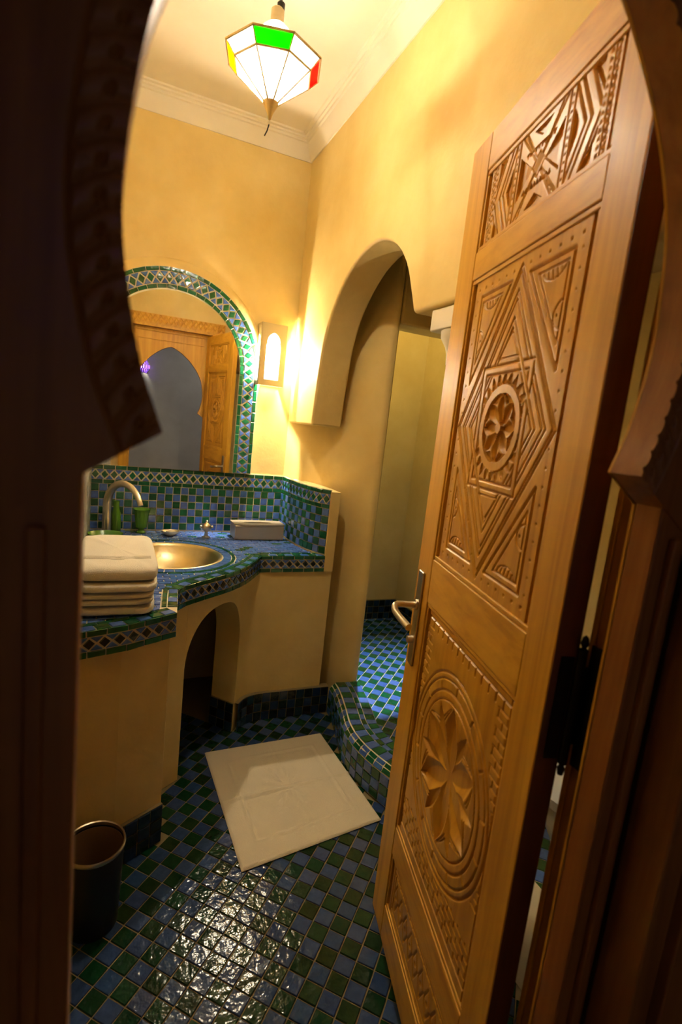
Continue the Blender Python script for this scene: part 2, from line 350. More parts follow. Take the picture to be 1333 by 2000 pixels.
def diag_floor(poly, z, parent, label_stuff, ma, mb, off=(0, 0), visible=None, limit=290):
    xs = [p[0] for p in poly]; ys = [p[1] for p in poly]; cand = []
    n = int((max(xs)-min(xs)+max(ys)-min(ys))/FT)+4
    cx, cy = (min(xs)+max(xs))/2, (min(ys)+max(ys))/2
    for i in range(-n, n):
        for j in range(-n, n):
            x = cx+off[0]+(i-j)*FT*R2; y = cy+off[1]+(i+j)*FT*R2
            q = FT/2-.002
            c = [(x, y-q/R2), (x+q/R2, y), (x, y+q/R2), (x-q/R2, y)]
            ins = [inpoly(a, b, poly) for a, b in c]
            if not any(ins): continue
            if not all(ins) and not inpoly(x, y, poly): continue
            px, py, d = project((x, y, z))
            vis = -30 < px < 1363 and -30 < py < 2030 and (visible is None or visible(x, y))
            cand.append((0 if vis else 1, d, c, (i-j) % 2 if False else (i+1000) % 2 ^ (j+1000) % 2))
    cand.sort(key=lambda t: t[:2]); mbs = {0: MB(), 1: MB()}
    mp = lambda s, v, h: (s, v, z-.0045+h)
    for k, (vis, d, c, par) in enumerate(cand):
        mat = (ma, mb)[par]
        if k < limit and vis == 0: piece('floor_tile', c, mp, mat, parent, tilt=.0007)
        else: piece('t', c, mp, mat, None, coll=mbs[par])
    for par in (0, 1):
        if mbs[par].f: tag(mbs[par].build(label_stuff, (ma, mb)[par], parent, smooth=None), kind='stuff')
def floor_vis(x, y):
    a = math.degrees(math.atan2(x, y)); return -3.5 < a < 35
diag_floor(floor_poly, .0, floor, 'remaining_floor_tiles', M['fblue'], M['fgreen'], off=(.0, .012), visible=floor_vis)
SHZ = .10
inner = [(x+.15, y) for x, y in curb_s]
shower_poly = [(1.215, 3.22), (1.95, 3.22), (1.95, YN), (1.22, YN)]+[(x+.145, y) for x, y in curb_s[::-1]]+[(1.2, 2.262)]
shf = prism('floor_shower', [(1.19, 3.22), (1.96, 3.22), (1.96, YN), (1.15, YN), (1.13, 1.4), (1.08, 1.8), (1.12, 2.1), (1.15, 2.28), (1.19, 2.28)], -.003, SHZ-.004, M['grout'])
struct(shf, 'blue and green tile floor of the raised shower', 'floor')
diag_floor(shower_poly, SHZ, shf, 'remaining_shower_tiles', M['blue'], M['green'], visible=lambda x, y: math.degrees(math.atan2(x, y)) < 36 and y > 1.6)

# shower curb with rounded outline
curb_t = thing('shower_curb', (1.05, 1.7, 0), 'curved tiled curb in front of the shower floor', 'curb')
prof = [(0, 0), (0, .128), (.010, .148), (.030, .160), (.150, .160), (.156, .150), (.156, .10)]
pl = [0]
for a, b in zip(prof, prof[1:]): pl.append(pl[-1]+math.hypot(b[0]-a[0], b[1]-a[1]))
CP = Path(curb_s)      # travels towards the door, room on the right-hand side (-x)
def curb_map(s, v, h):
    x, y, nx, ny = CP.at(s)
    o = float(np.interp(v, pl, [p[0] for p in prof])); z = float(np.interp(v, pl, [p[1] for p in prof]))
    e = 1e-3; o2 = float(np.interp(v+e, pl, [p[0] for p in prof])); z2 = float(np.interp(v+e, pl, [p[1] for p in prof]))
    l = math.hypot(o2-o, z2-z) or 1; no, nz = -(z2-z)/l, (o2-o)/l
    oo = o+no*h; return (x-nx*oo, y-ny*oo, z+nz*h)
cv = []; cf = []; ns = 46
for i in range(ns+1):
    for q in pl: cv.append(curb_map(CP.L*i/ns, q, 0))
for i in range(ns):
    for j in range(len(pl)-1): k = i*len(pl)+j; cf.append((k, k+1, k+len(pl)+1, k+len(pl)))
mk('curb_core', cv, cf, M['grout'], curb_t, smooth=40)
SV = 1.0; nc = int(SV/.046)
for i in range(nc):
    s0, s1 = i*SV/nc, (i+1)*SV/nc
    rows = [(0.003, .042), (.042, .084), (.084, .127), (.129, pl[3]-.004), (pl[3]-.002, pl[3]+.050), (pl[3]+.050, pl[3]+.074), (pl[3]+.074, pl[4])]
    for r, (a, b) in enumerate(rows):
        m = (M['blue'], M['green'])[(i+r+(1 if r > 3 else 0)) % 2]
        piece('curb_tile', [(s0+G, b-G), (s1-G, b-G), (s1-G, a+G), (s0+G, a+G)][::-1], curb_map, m, curb_t)

# tiled skirting, its tile colours darkened for the shade at floor level
def skirt(name, pts, z0, rows, rh, parent, label, smax=None, col=.045, proj=.012, ma='shade_blue', mb='black'):
    pth = Path(pts)
    t = thing(name, (pts[0][0], pts[0][1], z0), label, 'baseboard', kind='structure')
    def mp(s, v, h):
        x, y, nx, ny = pth.at(s); return (x+nx*(proj+h), y+ny*(proj+h), v)
    v, f = [], []; n = max(2, int(pth.L/.03))
    for i in range(n+1):
        s = pth.L*i/n; v += [mp(s, z0, 0), mp(s, z0+rows*rh, 0), mp(s, z0+rows*rh, -proj-.02)]
    for i in range(n): k = 3*i; f += [(k, k+3, k+4, k+1), (k+1, k+4, k+5, k+2)]
    mk('grout_bed', v, f, M['grout_dark'], t, smooth=40)
    L = smax or pth.L; checker(0, L, z0, z0+rows*rh, max(1, round(L/col)), rows, mp, M[ma], M[mb], t)
BP = Path(bodybow_s); NS0, NS1 = .085, .475     # the niche spans these arc lengths of the curved front
def sub(pth, a, b, n=14): return [pth.at(a+(b-a)*i/n)[:2] for i in range(n+1)]
skirt('baseboard_vanity_left', body[:3], 0, 3, .047, None, 'shade-darkened tiled baseboard under the left vanity section')
skirt('baseboard_vanity_right', sub(BP, NS1+.005, BP.L+.045, 22), 0, 3, .047, None, 'shade-darkened tiled baseboard along the right vanity front', proj=.018)
skirt('baseboard_shower_back', [(1.21, 3.22), (1.95, 3.22)], SHZ, 3, .048, None, 'shade-darkened tiled baseboard at the back of the shower')
skirt('baseboard_shower_side', [(1.95, 3.22), (1.95, 1.6)], SHZ, 3, .048, None, 'shade-darkened tiled baseboard along the side of the shower')

# ------------------------------------------------------------------ vanity base (masonry)
van = thing('vanity_base', (.3, 2.3, 0), 'yellow plaster vanity base with an arched niche under the sink', 'vanity')
ZB = ZC-.082
def niche_z(s):
    c, hw = (NS0+NS1)/2, (NS1-NS0)/2; q = min(1, abs(s-c)/hw)
    return .46+.225*math.sqrt(max(0, 1-q**2.2))
def vanity_face():
    v, f = [], []; ss = sorted(set(list(np.linspace(0, BP.L, 60))+[NS0, NS1]+list((NS0+NS1)/2+(NS1-NS0)/2*np.sin(np.linspace(-math.pi/2, math.pi/2, 29)))))
    prev = None
    for s in ss:
        x, y, nx, ny = BP.at(s); k = len(v)
        v.append((x, y, ZB)); v.append((x, y, niche_z(s) if NS0 <= s <= NS1 else 0)); v.append((x, y, 0))
        if prev is not None:
            ps, pk = prev
            if NS0-1e-9 <= ps and s <= NS1+1e-9: f.append((pk, pk+1, k+1, k))
            elif ps < NS0 and s <= NS0+1e-9: f.append((pk, pk+2, k+2, k))
            elif ps >= NS1-1e-9: f.append((pk, pk+2, k+2, k))
        prev = (s, k)
    # reveals of the niche, .13 deep
    D = .13; row = []
    for s in [NS0]+[q for q in ss if NS0 <= q <= NS1]+[NS1]: row.append(s)
    pts = [(NS0, 0)]+[(s, niche_z(s)) for s in ss if NS0 <= s <= NS1]+[(NS1, 0)]
    b = len(v)
    c0 = BP.at((NS0+NS1)/2)
    for s, z in pts:
        x, y, nx, ny = BP.at(s); v.append((x, y, z)); v.append((x-c0[2]*D, y-c0[3]*D, z))
    for i in range(len(pts)-1): k = b+2*i; f.append((k, k+2, k+3, k+1))
    return v, f
v, f = vanity_face(); mk('curved_front', v, f, M['yellow'], van, smooth=35)
mbx = MB()
bb = body
for (a, b) in zip(bb, bb[1:]): mbx.add([(a[0], a[1], 0), (b[0], b[1], 0), (b[0], b[1], ZB), (a[0], a[1], ZB)], [(0, 1, 2, 3)])
mbx.build('left_front', M['yellow'], van, smooth=40)
# low wall beside the counter: tiled return on its inner side, plaster end and ledge
lw = [(1.003, 2.279), (1.003, 2.47), (.95, 2.57), (.90, 2.66), (.862, 2.75)]+[(x+.004, y) for x, y in ret_s[1:-1]]+[(.958, 2.279)]
v = [(x, y, ZB) for x, y in lw]+[(x, y, 1.142+(.008 if i in (2, 3) else 0)) for i, (x, y) in enumerate(lw)]; n = len(lw)
mk('low_wall', v, [tuple(range(n, 2*n))]+[(i, (i+1) % n, n+(i+1) % n, n+i) for i in range(n)], M['yellow'], van, smooth=40)
prism('low_wall_foot', [(1.0028, 2.2885), (1.0028, 2.47), (.95, 2.57), (.93, 2.2885)], 0, ZB, M['yellow'], van)
# tiles at the back foot of the niche reveal
x1, y1, nx1, ny1 = BP.at(NS1); c0 = BP.at((NS0+NS1)/2)
skirt('baseboard_niche', [(x1-c0[2]*.13, y1-c0[3]*.13), (x1, y1)], 0, 3, .047, None, 'shade-darkened tiled baseboard on the right reveal of the niche', proj=.006)

# ------------------------------------------------------------------ countertop
ctr = thing('countertop', (.3, 2.2, ZB), 'mosaic countertop with a bowed front around the sink', 'countertop')
outline = front+[(.958, 2.281)]+ret_s[::-1][1:]+[(XL, YB)]
BC, BRX, BRY = (.232, 2.29), .226, .218
def cast(a):
    dx, dy = math.cos(a), math.sin(a); best = None; n = len(outline)
    for i in range(n):
        (x0, y0), (x1, y1) = outline[i], outline[(i+1) % n]; ex, ey = x1-x0, y1-y0
        d = dx*ey-dy*ex
        if abs(d) < 1e-12: continue
        t = ((x0-BC[0])*ey-(y0-BC[1])*ex)/d; u = ((x0-BC[0])*dy-(y0-BC[1])*dx)/d
        if t > 0 and -1e-6 <= u <= 1+1e-6 and (best is None or t > best): best = t
    return (BC[0]+dx*best, BC[1]+dy*best)
ang = sorted([math.atan2(y-BC[1], x-BC[0]) for x, y in outline]+[i*2*math.pi/64-math.pi for i in range(64)])
v, f = [], []; n = len(ang)
for a in ang:
    o = cast(a); i_ = (BC[0]+BRX*math.cos(a), BC[1]+BRY*math.sin(a))
    v += [(*i_, ZC-.0045), (*o, ZC-.0045), (*o, ZB), (*i_, ZB)]
for i in range(n):
    k, l = 4*i, 4*((i+1) % n); f += [(k, k+1, l+1, l), (k+1, k+2, l+2, l+1), (k+2, k+3, l+3, l+2), (k+3, k, l, l+3)]
mk('grout_bed', v, f, M['grout'], ctr, smooth=30)
# apron: three runs
def apron(pts, a=0, b=None, e0=0):
    pth = Path(pts); b = pth.L if b is None else b
    mp = lambda s, q, h: (lambda t: (t[0]+t[2]*h, t[1]+t[3]*h, q))(pth.at(s))
    bars(a, b, ZC-.020, ZC-.001, .052, mp, M['green'], ctr); bars(a, b, ZB, ZB+.019, .052, mp, M['green'], ctr)
    diamonds(a, b, ZB+.020, ZC-.021, .040, mp, M['black'], M['blue'], ctr)
apron([(XL, 1.478), (.053, 1.530), (.197, 1.609)]); apron(bow_s); apron([(.638, 2.281), (.958, 2.281)])
# edge border on top: alternating squares and a thin green row, offset inwards from the front edge
def clip(poly, px, py, nx, ny):
    out = []
    for i in range(len(poly)):
        a, b = poly[i], poly[(i+1) % len(poly)]; da = (a[0]-px)*nx+(a[1]-py)*ny; db = (b[0]-px)*nx+(b[1]-py)*ny
        if da >= 0: out.append(a)
        if da*db < 0: t = da/(da-db); out.append((a[0]+(b[0]-a[0])*t, a[1]+(b[1]-a[1])*t))
    return out
top = lambda s, q, h: (s, q, ZC-.0045+h)
def border(pts, s0=0, s1=None):
    pth = Path(pts); s1 = pth.L if s1 is None else s1
    mp = lambda s, q, h: (lambda t: (t[0]-t[2]*q, t[1]-t[3]*q, ZC-.0045+h))(pth.at(s))
    n = max(1, round((s1-s0)/.042)); d = (s1-s0)/n
    for i in range(n):
        piece('edge_tile', [(s0+i*d+G, .001), (s0+(i+1)*d-G, .001), (s0+(i+1)*d-G, .030), (s0+i*d+G, .030)], mp, (M['green'], M['blue'])[i % 2], ctr)
    bars(s0, s1, .032, .050, .05, mp, M['green'], ctr, 'edge_strip')
FP = [(XL, 1.478), (.053, 1.530), (.197, 1.609)]
border(FP, 0, Path(FP).L-.002); border([(.197, 1.609), (.222, 1.83)], .052, None); border(bow_s, .0, None); border([(.638, 2.281), (.958, 2.281)], .0, .315)
for pc_, pa, pb_ in (((.222, 1.83), [(.197, 1.609), (.222, 1.83)], bow_s), ((.638, 2.281), bow_s, [(.638, 2.281), (.958, 2.281)])):
    A_ = Path(pa); B_ = Path(pb_); ta = A_.at(A_.L); tb_ = B_.at(0)
    q1 = (pc_[0]-ta[2]*.049, pc_[1]-ta[3]*.049); q2 = (pc_[0]-tb_[2]*.049, pc_[1]-tb_[3]*.049)
    piece('corner_tile', [pc_, q2, q1], top, M['green'], ctr)
# rings round the basin
def ring(r0, r1, n, mats, name):
    mp = lambda s, q, h: (BC[0]+(BRX+q)*math.cos(s), BC[1]+(BRY+q)*math.sin(s), ZC-.0045+h)
    for i in range(n):
        a, b = 2*math.pi*i/n+.007, 2*math.pi*(i+1)/n-.007
        piece(name, [(a, r0+.001), (a, r1-.001), (b, r1-.001), (b, r0+.001)][::-1], mp, mats[i % len(mats)], ctr, jit=.0002)
ring(.004, .040, 40, [M['blue']], 'rim_tile'); ring(.042, .058, 30, [M['green']], 'rim_strip')
# blue field between ring and border
segs = list(zip(front+[(.958, 2.281)], (front+[(.958, 2.281)])[1:]))
fp = Path(front+[(.958, 2.281)])
for r in range(48):
    y = 1.50+r*.0262
    off = .024 if r % 2 else 0
    for c in range(24):
        x = XL+.003+c*.0475-off
        poly = [(x+G, y+G), (x+.0475-G, y+G), (x+.0475-G, y+.0262-G), (x+G, y+.0262-G)]
        mx, my = x+.024, y+.013
        if not any(inpoly(a, b, outline) for a, b in poly): continue
        poly = clip(poly, XL+.002, 0, 1, 0); poly = clip(poly, 0, YB-.004, 0, -1)
        if my > 2.3:      # keep off the tiled return
            xr = np.interp(my, [p[1] for p in ret[::-1]], [p[0] for p in ret[::-1]]); poly = clip(poly, xr-.006, 0, -1, 0)
        a = math.atan2((my-BC[1])/BRY, (mx-BC[0])/BRX); e = .0605
        poly = clip(poly, BC[0]+(BRX+e)*math.cos(a), BC[1]+(BRY+e)*math.sin(a), math.cos(a), math.sin(a))
        if len(poly) < 3: continue
        mx = sum(p[0] for p in poly)/len(poly); my = sum(p[1] for p in poly)/len(poly)
        for (p0, p1) in segs:
            ex, ey = p1[0]-p0[0], p1[1]-p0[1]; l = math.hypot(ex, ey); t = ((mx-p0[0])*ex+(my-p0[1])*ey)/l/l
            if -.02 < t < 1.02 and abs((mx-p0[0])*-ey/l+(my-p0[1])*ex/l) < .11 and len(poly) > 2:
                poly = clip(poly, p0[0]-ey/l*.053, p0[1]+ex/l*.053, -ey/l, ex/l)
        if len(poly) < 3: continue
        A = abs(sum(poly[i][0]*poly[(i+1) % len(poly)][1]-poly[(i+1) % len(poly)][0]*poly[i][1] for i in range(len(poly))))/2
        if A < 1.2e-4: continue
        piece('field_tile', poly, top, M['blue'] if random.random() < .93 else M['green'], ctr)

# ------------------------------------------------------------------ splashback
spl = thing('splashback', (.4, YB, ZC), 'blue and green checkered splashback with a diamond border behind the counter', 'splashback')
SZ = [ZC+.006, 1.060, 1.080, 1.130, 1.150]     # squares, strip, diamonds, strip
full = [(XL, YB)]+ret_s
bkmap = lambda s, q, h: (s, YB-.004-h, q)
box('grout_bed', XL+.001, XR, YB-.005, YB, ZC, SZ[4]+.002, M['grout'], spl)
checker(XL+.004, XR-.004, SZ[0], SZ[1], 25, 6, bkmap, M['blue'], M['green'], spl)
bars(XL+.004, XR-.004, SZ[1], SZ[2], .053, bkmap, M['green'], spl); bars(XL+.004, XR-.004, SZ[3], SZ[4], .053, bkmap, M['green'], spl)
diamonds(XL+.004, XR-.004, SZ[2], SZ[3], .0415, bkmap, M['green'], M['blue'], spl)
RP = Path(ret_s)
rmap = lambda s, q, h: (lambda t: (t[0]+t[2]*h, t[1]+t[3]*h, q))(RP.at(s))
v, f = [], []
for i in range(31):
    s = RP.L*i/30; v += [rmap(s, ZC, -.001), rmap(s, SZ[4]+.002, -.001), rmap(s, SZ[4]+.002, -.008)]
for i in range(30): k = 3*i; f += [(k, k+3, k+4, k+1), (k+1, k+4, k+5, k+2)]
mk('grout_bed', v, f, M['grout'], spl, smooth=40)
checker(.004, RP.L-.004, SZ[0], SZ[1], 13, 6, rmap, M['green'], M['blue'], spl)
bars(.004, RP.L-.004, SZ[1], SZ[2], .042, rmap, M['green'], spl); bars(.004, RP.L-.004, SZ[3], SZ[4], .042, rmap, M['green'], spl)
diamonds(.004, RP.L-.004, SZ[2], SZ[3], .042, rmap, M['green'], M['blue'], spl)

# ------------------------------------------------------------------ arched mirror with mosaic frame
mir = thing('wall_mirror', (.235, YB, 1.152), 'arched wall mirror framed in blue and green mosaic', 'mirror')
MC, RO, RI = (.235, 1.672), .432, .334
zb = SZ[4]+.004
a_end = math.pi                               # the frame dies into the left wall
Lst = MC[1]-zb; RM = (RO+RI)/2
def fmap(s, q, h):
    if s < Lst: return (MC[0]+RM+q, YB-.028-h, zb+s)
    a = (s-Lst)/RM; return (MC[0]+(RM+q)*math.cos(a), YB-.028-h, MC[1]+(RM+q)*math.sin(a))
aL = math.acos((XL+.004-MC[0])/RO); FL = Lst+RM*aL
v, f = [], []; n = 70; hw = (RO-RI)/2
for i in range(n+1):
    s = FL*i/n; v += [fmap(s, -hw, -.027), fmap(s, -hw, 0), fmap(s, hw, 0), fmap(s, hw, -.027)]
for i in range(n): k = 4*i; f += [(k, k+4, k+5, k+1), (k+1, k+5, k+6, k+2), (k+2, k+6, k+7, k+3)]
f += [(0, 1, 2, 3)]
mk('grout_bed', v, f, M['grout'], mir, smooth=40)
fm = lambda s, q, h: fmap(s, q, h)
bars(0, FL, hw-.020, hw-.001, .054, fm, M['green'], mir); bars(0, FL, -hw+.001, -hw+.020, .050, fm, M['green'], mir)
diamonds(0, FL, -hw+.0215, hw-.0215, .0415, fm, M['green'], M['blue'], mir)
# plaster lip around the frame
v, f = [], []
for i in range(n+1):
    s = Lst*.75+(FL-Lst*.75)*i/n; e = min(1, i/12)
    v += [fmap(s, hw, -.006), fmap(s, hw+.004+.030*e, -.014), fmap(s, hw+.006+.040*e, -.029)]
for i in range(n): k = 3*i; f += [(k, k+3, k+4, k+1), (k+1, k+4, k+5, k+2)]
mk('plaster_lip', v, f, M['yellow'], mir, smooth=60)
# glass, set very slightly askew in its frame
PHI = .030; ol = [(XL+.003, zb-.002)]+[(MC[0]+RI+.004, zb-.002)]
for i in range(41):
    a = a_end*.995*i/40; ol.append((max(XL+.003, MC[0]+(RI+.004)*math.cos(a)), MC[1]+(RI+.004)*math.sin(a)))
gv = [(x, YB-.014-math.tan(PHI)*(x-MC[0]), z) for x, z in ol]; n = len(ol)
gv += [(x, y+.004, z) for x, y, z in gv]
mk('mirror_glass', gv, [tuple(range(n)), tuple(range(n, 2*n))[::-1]]+[(i, n+i, n+(i+1) % n, (i+1) % n) for i in range(n)], M['mirror'], mir)

tag(box('marble_panel', XL+.001, XL+.009, 1.54, YB-.002, ZC+.001, 1.30, M['marble']), 'grey veined marble panel on the wall left of the faucet', 'wall panel')

# ------------------------------------------------------------------ sink, faucet and small things on the counter
sk = thing('sink_basin', (BC[0], BC[1], ZC-.13), 'round hammered brass sink basin set in the mosaic counter', 'sink')
pr = [(.02, -.122), (.06, -.120), (.11, -.108), (.155, -.082), (.19, -.045), (.208, -.012), (.215, .000), (.222, .002), (.226, .000), (.226, -.006), (.214, -.008), (.200, -.03), (.16, -.088), (.11, -.114), (.02, -.128)]
MB().lathe(pr, (BC[0], BC[1], ZC), 48, 1, BRY/BRX).build('bowl', M['basin'], sk, smooth=60)
MB().lathe([(0, -.119), (.016, -.119), (.02, -.121), (.021, -.125)], (BC[0], BC[1], ZC), 20).build('drain', M['nickel'], sk)
fb = (-.022, 2.665)
fau = thing('faucet', (*fb, ZC), 'tall curved nickel faucet arching over the basin', 'faucet')
MB().lathe([(.030, 0), (.030, .006), (.022, .012), (.018, .016), (0, .016)], (*fb, ZC), 24).build('base', M['nickel'], fau)
dv = np.array([.52, -.86]); pts = [(fb[0], fb[1], ZC+.01), (fb[0], fb[1], ZC+.09)]
for i in range(15):
    a = math.pi*.90*i/14; rr = .135
    pts.append((fb[0]+dv[0]*rr*(1-math.cos(a)), fb[1]+dv[1]*rr*(1-math.cos(a)), ZC+.145+.115*math.sin(a)))
ps = spline(pts, 3); nps = len(ps)
MB().tube(ps, [.021-.010*i/nps for i in range(nps)], 16).build('spout', M['nickel'], fau, smooth=60)
tp = (.437, 2.612)
tap = thing('tap_handle', (*tp, ZC), 'small round nickel tap knob on the counter behind the basin', 'tap')
MB().lathe([(.020, 0), (.021, .006), (.010, .012), (.008, .030), (.012, .036)], (*tp, ZC), 20).build('stem', M['nickel'], tap)
MB().lathe([(.012, .034), (.022, .042), (.026, .055), (.022, .068), (.010, .076), (.006, .082), (.007, .088), (0, .093)], (*tp, ZC), 20).build('knob', M['nickel'], tap); knob = [c for c in tap.children if c.name.startswith('knob')][0]
for (lx, ly) in ((1, 0), (-1, 0)):
    MB().tube([(tp[0], tp[1], ZC+.055), (tp[0]+.032*lx, tp[1]+.032*ly, ZC+.058)], [.006, .008], 10).build('grip', M['nickel'], knob)
cup = (.134, 2.70)
o = thing('tumbler', (*cup, ZC), 'green glazed footed tumbler on the counter under the spout', 'tumbler')
n = 48; prc = [(.020, 0), (.021, .006), (.013, .014), (.015, .022), (.026, .030), (.030, .06), (.034, .10), (.040, .118), (.041, .120), (.037, .118), (.030, .10), (.025, .04), (0, .036)]
mb = MB().lathe(prc, (*cup, ZC), n)
for i, (x, y, z) in enumerate(mb.v):
    k = i % n; r = 1-.05*(k % 4 < 2)*(1 if 4 <= i//n <= 7 else 0); mb.v[i] = (cup[0]+(x-cup[0])*r, cup[1]+(y-cup[1])*r, z)
mb.build('cup', M['cupgreen'], o, smooth=30)
vs = (.018, 2.705)
tag(MB().lathe([(.0, 0), (.020, 0), (.023, .01), (.024, .05), (.021, .09), (.015, .12), (.013, .14), (.015, .155), (.012, .155), (.010, .14), (.012, .12), (0, .02)], (*vs, ZC), 24).build('bottle_vase', M['cupgreen']), 'slim green glazed bottle vase behind the faucet', 'vase')
dd = (.268, 2.645)
o = thing('soap_dish', (*dd, ZC), 'small oval nickel soap dish at the splashback', 'soap dish')
MB().lathe([(.018, 0), (.022, .003), (.030, .008), (.043, .020), (.047, .027), (.044, .027), (.036, .016), (.02, .011), (0, .010)], (*dd, ZC), 28, 1, .7).build('dish', M['nickel'], o)
tag(MB().lathe([(.0, .0125), (.020, .0125), (.026, .0195), (.022, .026), (0, .028)], (*dd, ZC), 24, 1, .62).build('soap_bar', M['soap']), 'small pale soap bar lying in the nickel soap dish', 'soap')
# tissue box
bx = (.572, .836, 2.575, 2.695)
o = thing('tissue_box', (.70, 2.63, ZC), 'low pewter tissue box in the corner of the counter', 'tissue box')
box('body', .574, .832, 2.577, 2.693, ZC+.001, ZC+.074, M['pewter'], o, bevel=.003)
tb = MB(); hz = ZC+.074
oval = [(.703+.075*math.cos(a*math.pi/12), 2.635+.016*math.sin(a*math.pi/12)) for a in range(24)]
def boxedge(p):
    dx, dy = p[0]-.703, p[1]-2.635; k = min(.135/abs(dx) if abs(dx) > 1e-9 else 1e9, .062/abs(dy) if abs(dy) > 1e-9 else 1e9); return (.703+dx*k, 2.635+dy*k)
oe = [boxedge(p) for p in oval]
# lid plate with an oval slot
vv = [(x, y, hz+.008) for x, y in oval]+[(x, y, hz+.008) for x, y in oe]+[(x, y, hz) for x, y in oval]+[(x, y, hz) for x, y in oe]
ff = []
for i in range(24):
    j = (i+1) % 24; ff += [(i, 24+i, 24+j, j), (24+i, 72+i, 72+j, 24+j), (48+i, i, j, 48+j)]
lid = mk('lid', vv, ff, M['pewter'], o)
mk('slot', [(x, y, hz+.0015) for x, y in oval], [tuple(range(24))], M['iron'], lid)
# leaf-green tray behind the towels
tr = thing('green_dish', (-.03, 2.48, ZC), 'green glazed dish lying behind the towel stack', 'dish')
MB().lathe([(0, .004), (.045, .005), (.062, .016), (.072, .040), (.075, .042), (.066, .014), (.05, 0), (0, 0)], (-.024, 2.5, ZC), 32, 1, .8).build('bowl', M['cupgreen'], tr)

# ------------------------------------------------------------------ folded towels
def towel(z0, th, x0, x1, y0, y1, seed, label, layers=2):
    r = random.Random(seed); o = thing('folded_towel', ((x0+x1)/2, (y0+y1)/2, z0), label, 'towel', 'towels in the stack on the counter')
    lt = th/layers
    for L in range(layers):
        mbt = MB(); nu, nv = 30, 34; e = 5.0
        za = z0+L*lt; hx, hy = (x1-x0)/2, (y1-y0)/2
        dx = r.uniform(-.004, .004); dy = r.uniform(-.005, .005); vs_, fs_ = [], []
        for i in range(nv+1):
            ph = -math.pi/2+math.pi*i/nv
            cz = math.copysign(abs(math.sin(ph))**.55, math.sin(ph)); cr = abs(math.cos(ph))**.16
            for k in range(nu*2):
                a = 2*math.pi*k/(nu*2); ca, sa = math.cos(a), math.sin(a)
                sx = math.copysign(abs(ca)**.28, ca); sy = math.copysign(abs(sa)**.28, sa)
                x = (x0+x1)/2+dx+hx*sx*cr; y = (y0+y1)/2+dy+hy*sy*cr
                wob = .0022*math.sin(x*41+seed)*math.sin(y*23+seed*2)+.0012*math.sin(x*95+y*60+seed)
                vs_.append((x, y, za+lt/2+lt*.515*cz+wob*(1 if cz > 0 else .4)))
        for i in range(nv):
            for k in range(nu*2): k2 = (k+1) % (nu*2); fs_.append((i*nu*2+k, i*nu*2+k2, (i+1)*nu*2+k2, (i+1)*nu*2+k))
        mbt.add(vs_, fs_)
        fold = mbt.build('fold', M['towel'], o, smooth=75)
    if label.startswith('top'):
        for q in (0, .012, .024):     # woven stripes near the folded end
            yq = y0+.10+q; zt = z0+th
            MB().tube([(x0+.02+(x1-x0-.04)*i/20, yq, zt+.0022*math.sin((x0+.02+(x1-x0-.04)*i/20)*41+seed)*math.sin(yq*23+seed*2)-.0005) for i in range(21)], .0042, 8).build('woven_stripe', M['towel'], fold)
zt = ZC+.003
for i, (th, dx, dy, lb) in enumerate([(.030, 0, 0, 'bottom towel of the folded stack on the counter'), (.038, -.004, .004, 'second towel from the bottom of the folded stack'), (.030, .003, -.004, 'third towel from the bottom of the folded stack'), (.044, .002, .0, 'top white towel of the folded stack on the counter')]):
    towel(zt, th, -.095+dx, .135+dx, 1.575+dy, 2.02+dy, i*3+1, lb, (1, 2, 1, 1)[i]); zt += th+.0022

# ------------------------------------------------------------------ bath mat
def bath_mat():
    c = [(.404, 2.070), (.950, 2.088), (.978, 1.508), (.425, 1.428)]     # back left, back right, front right, front left
    N = 110; U, V = np.meshgrid(np.linspace(0, 1, N), np.linspace(0, 1, N))
    P = [np.array(q) for q in c]
    XY = ((1-U)*(1-V))[..., None]*P[0]+(U*(1-V))[..., None]*P[1]+(U*V)[..., None]*P[2]+((1-U)*V)[..., None]*P[3]
    h = .0075+.0006*np.sin(U*9)*np.sin(V*7)
    h += .0045*np.exp(-((V-.50-.02*U)/.010)**2)-.002*np.exp(-((V-.525-.02*U)/.012)**2)                         # crease across the middle
    h += .0010*np.exp(-((U-.52)/.010)**2)
    d = np.minimum(np.minimum(U, 1-U), np.minimum(V, 1-V))
    h += .0022*((d > .13) & (d < .155))-.0012*((d > .155) & (d < .175))     # woven frame
    rr = np.hypot(U-.5, V-.5); h += .0012*np.cos(np.arctan2(V-.5, U-.5)*12)*(rr < .2)*(rr > .04)   # faint rosette
    h *= np.clip(d/.006, .15, 1)
    z = .002+h; v = np.stack([XY[..., 0], XY[..., 1], z], -1).reshape(-1, 3)
    i = np.arange(N-1); I, J = np.meshgrid(i, i); k = (J*N+I).ravel(); f = np.stack([k, k+N, k+N+1, k+1], 1)
    tag(mk('bath_mat', v, f, M['mat'], smooth=60), 'cream bath mat with a fold line lying on the tile floor', 'bath mat')
bath_mat()

# ------------------------------------------------------------------ waste bin
bc = (-.012, 1.392)
o = thing('waste_bin', (*bc, 0), 'dark metal waste bin with a pale rim beside the vanity', 'bin')
MB().lathe([(.0, .004), (.062, .004), (.064, 0), (.068, .0), (.078, .245), (.076, .245), (.064, .010), (0, .008)], (*bc, 0), 40).build('body', M['bin'], o)
MB().lathe([(.0755, .243), (.0755, .252), (.079, .254), (.0815, .250), (.0805, .242), (.0785, .240)], (*bc, 0), 40).build('rim', M['nickel'], o)
MB().lathe([(.0, .02), (.063, .02), (.0745, .238), (.0735, .238), (.06, .022), (0, .022)], (*bc, 0), 32).build('liner', simple('tan_liner', (.22, .12, .05), .7), o)

